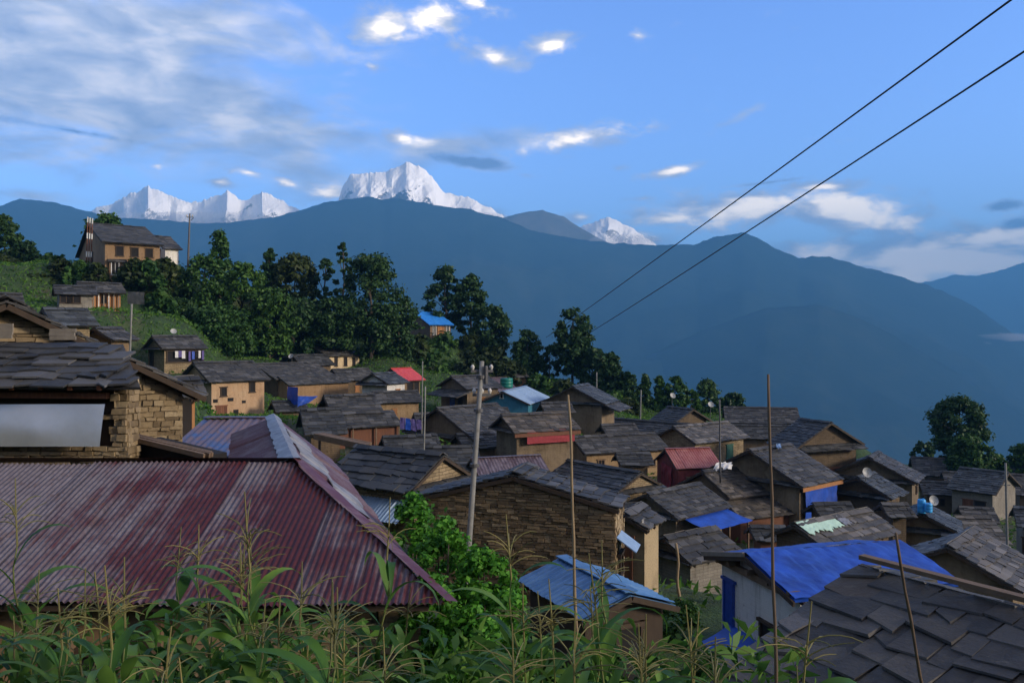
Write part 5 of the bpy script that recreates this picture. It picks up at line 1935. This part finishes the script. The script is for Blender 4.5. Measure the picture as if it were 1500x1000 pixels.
GT = 'trees along the ridge behind the village'
tree('dark tree at the left edge of the hilltop', 6, 318, 46, 112, 'broad', 'leaf_dark', 2200, base_py=392)
tree('small round dark tree right of the one at the left edge', 40, 356, 34, 112, 'broad', 'leaf_dark', 1200, base_py=392)
tree('leafy crown rising behind the roof of the hilltop house', 158, 318, 70, 125, 'broad', 'leaf_mid', 2000, base_py=385)
tree('pale green tree with a loose top right of the skyline utility pole', 322, 340, 52, 118, 'cone', 'leaf_mid', 2200, base_py=440, trunk=.05)
for (px, top, wd, D, base, mt, lab) in (
        (252, 392, 70, 108, 500, 'leaf_mid', 'rounded green tree below the white hilltop house'),
        (300, 378, 80, 108, 520, 'leaf_mid', 'broad dense green tree at the centre of the left grove'),
        (355, 385, 84, 112, 520, 'leaf_mid', 'bulky mid green tree right of the pale topped one'),
        (395, 425, 80, 110, 525, 'leaf_mid', 'low spreading green tree behind the two tiered house'),
        (268, 440, 80, 102, 520, 'leaf_dark', 'dark lower tree left of the clay house with washing hung'),
        (325, 455, 90, 100, 530, 'leaf_mid', 'lower green tree right behind the clay house with washing'),
        (430, 440, 90, 114, 530, 'leaf_dark', 'dark tree mass behind the cream house, left part'),
        (490, 440, 80, 116, 515, 'leaf_dark', 'dark tree standing directly behind the cream house')):
    tree(lab, px, top, wd, D, 'mass', mt, 3200, base_py=base, trunk=.06, group='trees of the left grove')
tree('narrow dark conical tree on the skyline of the left grove', 395, 361, 34, 122, 'cone', 'leaf_dark', 1800, base_py=440, trunk=.05)
tree('olive topped rounded tree right of the narrow conical one', 432, 375, 66, 122, 'broad', 'leaf_olive', 2800, base_py=470)
tree('thin leaved bare branched tree in the gap of the grove', 476, 380, 44, 122, 'sparse', 'leaf_dark', 1100, base_py=480)
tree('tall spindly tree with sparse leaves above its neighbours', 503, 356, 28, 124, 'sparse', 'leaf_dark', 650, base_py=480)
tree('largest dark tree right of the spindly one on the skyline', 543, 377, 100, 118, 'broad', 'leaf_dark', 4600, base_py=530, trunk=.06)
tree('dark tree overhanging left of the vivid blue hut roof', 585, 430, 60, 120, 'mass', 'leaf_dark', 2400, base_py=535, trunk=.05)
tree('shaggy dark pine behind the vivid blue hut roof', 652, 389, 62, 138, 'pine', 'leaf_dark', 3000, base_py=495)
tree('shorter shaggy pine leaning right of the one behind the blue hut', 690, 404, 56, 138, 'pine', 'leaf_dark', 2400, base_py=500)
tree('rounded dark tree on the slope right of the pines', 720, 452, 62, 134, 'mass', 'leaf_dark', 2300, base_py=530)
tree('dark tree at the foot of the bushy slope', 772, 487, 52, 130, 'mass', 'leaf_dark', 2000, base_py=560)
tree('tall lumpy tree standing alone under the power cables', 839, 456, 60, 128, 'broad', 'leaf_dark', 3000, base_py=572, trunk=.22)
tree('small tree left of the lumpy one under the cables', 805, 508, 34, 130, 'sparse', 'leaf_dark', 900, base_py=565)
tree('rounded tree right below the lumpy one under the cables', 868, 512, 52, 126, 'mass', 'leaf_dark', 2200, base_py=580)
tree('dark tree above the thin pole on the ridge', 893, 520, 44, 124, 'mass', 'leaf_dark', 1900, base_py=592)
for (px, top, wd, knd, lab) in ((922, 546, 34, 'broad', 'first of the small trees stepping down right of the ridge'), (945, 550, 30, 'cone', 'pointed small tree beside the pole by the blue awning'), (966, 552, 30, 'cone', 'pointed small tree above the slate roof with a dish'),
                                (988, 554, 40, 'broad', 'feathery tree behind the dish at the roof peak'), (1012, 572, 30, 'sparse', 'sparse little tree between the two white dishes')):
    tree(lab, px, top, wd, 122, knd, 'leaf_dark' if px < 960 else 'leaf_mid', 1200, base_py=622, trunk=.1)
tree('dark bush like tree behind the skyline slate roof, left of its twin', 1036, 556, 46, 128, 'pine', 'leaf_dark', 1600, base_py=615, trunk=.1)
tree('smaller round tree peeking over the skyline slate roof', 1074, 576, 34, 128, 'broad', 'leaf_dark', 1200, base_py=615, trunk=.1)
tree('big tree with a wide domed crown on the right against the blue mountain', 1406, 583, 80, 112, 'broad', 'leaf_dark', 4200, base_py=708, trunk=.32)
tree('lighter green rounded tree below the domed one on the right', 1420, 640, 62, 106, 'mass', 'leaf_mid', 3000, base_py=700, trunk=.06)
tree('faint bare topped tree left of the domed tree', 1354, 648, 40, 122, 'sparse', 'leaf_dark', 900, base_py=690)
tree('bush at the right edge above the slate roofs', 1502, 652, 46, 112, 'mass', 'leaf_mid', 1500, base_py=700, trunk=.05)


def shrub(label, px, top, wpx, D, base_py, mat='leaf_olive', n=900, leaf=None, group='bushes on the grassy slopes', kind='bush'):
    x, z0 = (px - 750) / F * D, (500 - base_py) / F * D
    ht, wd = (base_py - top) / F * D, wpx / F * D
    root = thing('shrub', label, 'bush', (x, D, z0 - .2), rnd(0, 6), group)
    pts, nn, cs = crown_points(ht, wd, kind, n)
    quads('foliage', pts, nn, (leaf or .0036 * D) * NR.uniform(.6, 1.4, size=len(pts)), .6, mat, root, droop=.2)
    m = MB()
    for c_, r in random.sample(cs, min(8, len(cs))):
        m.tube([V3((0, 0, -.2)), V3((c_[0] * .6, c_[1] * .6, c_[2] * .6)), V3(c_)], [.022 * ht / 2, .014 * ht / 2, .006 * ht / 2], 5)
    m.build('stems', 'bark', root)


SB = [(92, 380, 60, 100, 412), (118, 384, 50, 98, 414), (142, 386, 40, 97, 414), (196, 380, 54, 98, 412), (218, 382, 50, 98, 414), (240, 378, 44, 100, 412), (30, 384, 60, 104, 412), (75, 372, 46, 106, 398), (100, 388, 60, 103, 415), (150, 388, 50, 104, 414), (205, 372, 56, 106, 412), (20, 404, 60, 98, 432), (60, 402, 66, 97, 428), (120, 398, 70, 98, 420), (180, 404, 60, 99, 430), (225, 396, 60, 102, 440),
      (235, 424, 56, 98, 470), (6, 372, 40, 106, 398), (615, 492, 60, 128, 530), (650, 490, 56, 130, 535), (690, 490, 60, 132, 535), (725, 505, 60, 130, 550), (640, 515, 70, 122, 560), (690, 515, 70, 122, 560), (600, 510, 60, 122, 548), (570, 505, 50, 122, 545),
      (755, 530, 50, 126, 565), (730, 530, 56, 122, 562), (900, 572, 40, 120, 604), (920, 585, 40, 116, 612), (825, 556, 40, 120, 582), (790, 548, 44, 124, 580), (545, 500, 50, 120, 540), (1385, 668, 40, 112, 695), (1455, 662, 40, 112, 690)]
for k, (px, top, wd, D, b) in enumerate(SB):
    side_ = 'on the left hill below the hilltop house' if px < 260 else 'on the slope below the vivid blue hut' if px < 780 else 'by the ridge trees' if px < 1000 else 'near the domed tree on the right'
    shrub('olive green rounded bush ' + side_, px, top, wd, D, b, ['leaf_olive', 'leaf_mid', 'leaf_olive'][k % 3], 900, group='bushes ' + side_)

# lush thicket between the red roof and the tin hut
for k, (px, top, wd, D, b, lab) in enumerate(((602, 712, 100, 12.5, 960, 'topmost bright green bush beside the lower end of the rusty red roof'), (650, 738, 130, 11, 1040, 'bright green bush left of the concrete pole foot'),
                                              (712, 782, 120, 10.5, 1050, 'broad bright green bush below the concrete pole'), (628, 828, 130, 9.6, 1120, 'lush bush in front of the red roof corner'),
                                              (738, 850, 110, 9.8, 1080, 'bright bush left of the blue tin hut'), (690, 870, 140, 9.2, 1120, 'nearest lush bush of the thicket'))):
    shrub(lab, px, top, wd, D, b, 'leaf_lush', 9000, .040, 'bright green thicket by the red roof', 'mass')
for (px, top, wd, D, b) in ((960, 868, 70, 24, 930), (1000, 872, 60, 25, 930), (985, 905, 90, 20, 985), (790, 925, 90, 11.5, 1050), (880, 930, 100, 12, 1050), (960, 950, 90, 11, 1080), (1030, 940, 60, 13, 1020)):
    shrub('dark weedy bush in the yard right of the blue tin hut' if px > 950 else 'dark weedy bush below the blue tin hut', px, top, wd, D, b, 'leaf_mid', 2200, .08, 'weeds around the blue tin hut', 'bush')


# ------------------------------------------------------------------ grass (countless, one object)
def grass():
    pts = []
    for (x0, x1, y0, y1, n) in ((-70, 20, 74, 132, 34000), (0, 45, 92, 140, 12000), (-12, 60, 26, 95, 16000), (-28, -14, 50, 85, 4000)):
        xs, ys = NR.uniform(x0, x1, n), NR.uniform(y0, y1, n)
        zs = np.concatenate([ground(xs[i:i + 2000], ys[i:i + 2000]) for i in range(0, n, 2000)])
        pts.append(np.stack([xs, ys, zs + .12], 1))
    p = np.concatenate(pts)
    nn = NR.normal(size=p.shape)
    nn[:, 2] *= .3
    o = quads('grass', p, nn, NR.uniform(.12, .34, len(p)), .28, 'grass', None)
    tag(o, 'green grass and weeds covering the hillside between the houses', 'grass', None, 'stuff')


grass()


# ------------------------------------------------------------------ maize in the foreground
def ribbon(m, a, dirv, length, width, arch, curl, n=8, fold=.25, side=None):
    """an arching leaf blade from a"""
    up_ = V3((0, 0, 1))
    s = up_.cross(dirv).normalized()
    i0 = len(m.v)
    q = V3(a)
    ang = arch
    st = length / n
    for k in range(n + 1):
        t_ = k / n
        wv = width * (min(1, .35 + t_ * 3.2)) * (1 - t_ ** 2.2)
        wv = max(wv, .002)
        dn = dirv * math.cos(ang) + up_ * math.sin(ang)
        nrm = dirv * -math.sin(ang) + up_ * math.cos(ang)
        tw = .3 * math.sin(t_ * 4 + curl * 9)
        for e_ in (-1, 0, 1):
            m.v.append(tuple(q + s * (e_ * wv) + nrm * (abs(e_) * wv * fold + e_ * wv * tw)))
        q = q + dn * st
        ang -= curl * (0.4 + t_ * 1.3) / n * 2.0
    for k in range(n):
        for e_ in (0, 1):
            b = i0 + k * 3 + e_
            m.f.append((b, b + 1, b + 4, b + 3))
            m.mi.append(0)


def maize_kind(ht, dry=False):
    root = thing('maize_plant', 'x', 'maize plant', (0, 0, 0))
    m = MB()
    pts = [V3((.03 * math.sin(k * .9), .03 * math.cos(k * 1.1), ht * .80 * k / 10)) for k in range(11)]
    m.tube(pts, [.016 - .0011 * k for k in range(11)], 7)
    m.build('stalk', 'corn_stalk', root, smooth=True)
    m = MB()
    an = rnd(0, 6.28)
    nl = 11
    for k in range(nl):
        z = ht * (.10 + .68 * k / nl)
        i = z / (ht * .8) * 10
        a = pts[int(i)].lerp(pts[min(10, int(i) + 1)], i - int(i))
        an += math.pi + rnd(-.5, .5)
        dv = V3((math.cos(an), math.sin(an), 0))
        ribbon(m, a, dv, rnd(.62, .95) * (1 - .35 * abs(k / nl - .45)), rnd(.034, .05), rnd(.8, 1.25), rnd(.9, 1.7), 9)
    m.build('leaves', 'corn_leaf', root, smooth=True)
    m = MB()
    tp = pts[-1]
    th_ = ht * .2
    m.tube([tp, tp + V3((.01, 0, th_ * .6)), tp + V3((.02, .01, th_ * 1.25))], [.008, .006, .004], 5)
    for k in range(11):
        z = th_ * (.25 + .4 * k / 11)
        a2 = rnd(0, 6.28)
        dv = V3((math.cos(a2), math.sin(a2), 0))
        L_ = rnd(.2, .36)
        el_ = rnd(.5, 1.15)
        pp = [tp + V3((.005, 0, z))]
        for j in range(5):
            pp.append(pp[-1] + (dv * math.cos(el_) + V3((0, 0, math.sin(el_)))) * (L_ / 5))
            el_ -= rnd(.10, .36)
        m.tube(pp, [.0035, .0045, .0045, .004, .0035, .0025], 4, cap=False)
    m.build('tassel', 'tassel', root)
    if random.random() < .75:
        m = MB()
        c_ = pts[5]
        dv = V3((math.cos(an), math.sin(an), 1.6)).normalized()
        m.tube([c_, c_ + dv * .06, c_ + dv * .16, c_ + dv * .23], [.012, .026, .024, .006], 7)
        m.build('ear', 'corn_leaf', root, smooth=True)
    return root


KINDS = [maize_kind(h_) for h_ in (2.0, 2.15, 1.85, 2.3, 2.05, 1.95, 2.2, 1.8)]
spots = []
for k in range(36):                           # the dense stand on the left
    px = 8 + 590 * ((k * .6180339) % 1)
    D = 4.4 + 2.5 * ((k * .7548776) % 1)
    spots.append((px, D, rnd(.62, 1.02)))
for k in range(12):
    spots.append((745 + 225 * ((k * .6180339) % 1), 4.6 + 2.0 * ((k * .7548776) % 1), rnd(.74, .96)))
for k in range(9):
    spots.append((985 + 235 * ((k * .6180339) % 1), 4.3 + .9 * ((k * .7548776) % 1), rnd(.70, .92)))
spots += [(1360, 4.2, .70), (1415, 4.4, .66)]
first = [True] * len(KINDS)
random.shuffle(spots)
for k, (px, D, s) in enumerate(spots):
    kd = k % len(KINDS)
    x = (px - 750) / F * D
    z = gz(x, D) - .05
    z = max(-3.6, min(-3.2, z)) if D < 7.2 else max(z, -4.9)
    if first[kd]:
        o = KINDS[kd]
        first[kd] = False
    else:
        o = KINDS[kd].copy()
        C.objects.link(o)
        for ch in list(KINDS[kd].children):
            c_ = ch.copy()
            C.objects.link(c_)
            c_.parent = o
    o.location = (x, D, z)
    o.rotation_euler = (rnd(-.07, .07), rnd(-.07, .07), rnd(0, 6.28))
    o.scale = (1, 1, s)
    zone = ('in front of the rusty red roof', 0) if px < 640 and D < 7.2 else ('before the thicket and blue tin hut', 1) if px < 975 else ('before the blue tarpaulin roof', 2) if px < 1250 else ('in front of the closest slate roof', 3)
    o['label'] = 'tall green maize plant with straw coloured tassel ' + zone[0]
    o['group'] = 'maize plants ' + zone[0]


def weeds():
    n = 9000
    xs, ys = NR.uniform(-6, 2.6, n), NR.uniform(3.6, 7.6, n)
    zs = ground(xs, ys)
    p = np.stack([xs, ys, zs + NR.uniform(0, .95, n) ** 1.5], 1)
    nn = NR.normal(size=p.shape)
    nn[:, 2] *= .5
    tag(quads('weeds', p, nn, NR.uniform(.05, .13, n), .32, 'corn_leaf', None, droop=.4), 'low green weeds filling the maize field at the bottom', 'weeds', None, 'stuff')


weeds()

# ------------------------------------------------------------------ the air between here and the mountains
m = MB()
m.box((0, 5500, 260), 26000, 15000, 2340)
hz = m.build('haze', [], None)
hm = bpy.data.materials.new('haze')
hm.use_nodes = True
t = NT(hm.node_tree)
vo = t.n('ShaderNodeVolumePrincipled')
vo.inputs['Color'].default_value = (.14, .46, 1.0, 1)
vo.inputs['Density'].default_value = HAZE_D
vo.inputs['Anisotropy'].default_value = 0.0
oo = t.n('ShaderNodeOutputMaterial')
t.l(vo.outputs[0], oo.inputs['Volume'])
hz.data.materials.append(hm)
tag(hz, 'blue morning haze filling the valley', 'haze', None, 'stuff')

for k, (px, py, D, sx, sy, sz) in enumerate(((1465, 494, 5000, 330, 260, 26), (1390, 503, 4900, 240, 200, 22), (1350, 490, 5000, 120, 120, 14), (290, 322, 5750, 760, 260, 46), (705, 318, 5600, 190, 160, 26), (915, 352, 5700, 260, 200, 34))):
    m = MB()
    c_ = P(px, py, D)
    n_, k_ = 24, 14
    for j in range(k_ + 1):
        ph = math.pi * j / k_
        for i in range(n_):
            an = 2 * math.pi * i / n_
            w = 1 + .25 * mnoise.noise(V3((math.cos(an) * 2, math.sin(an) * 2, ph * 2 + k)))
            m.v.append((math.sin(ph) * math.cos(an) * sx * w, math.sin(ph) * math.sin(an) * sy * w, math.cos(ph) * sz * w))
    for j in range(k_):
        for i in range(n_):
            a, b = j * n_ + i, j * n_ + (i + 1) % n_
            m.f.append((a, a + n_, b + n_, b))
            m.mi.append(0)
    o = m.build('mist', [], None, smooth=True, loc=c_)
    if k == 0:
        mm = bpy.data.materials.new('mist')
        mm.use_nodes = True
        t = NT(mm.node_tree)
        vo = t.n('ShaderNodeVolumePrincipled')
        vo.inputs['Color'].default_value = (.9, .93, 1, 1)
        vo.inputs['Density'].default_value = 2.2e-3
        oo = t.n('ShaderNodeOutputMaterial')
        t.l(vo.outputs[0], oo.inputs['Volume'])
    o.data.materials.append(mm)
    if k < 3:
        tag(o, 'thin bank of white mist low in the valley on the right', 'mist', 'mist banks in the valley', 'stuff')
    else:
        tag(o, 'bank of pale cloud at the foot of the snow peaks', 'mist', 'cloud banks below the snow peaks', 'stuff')
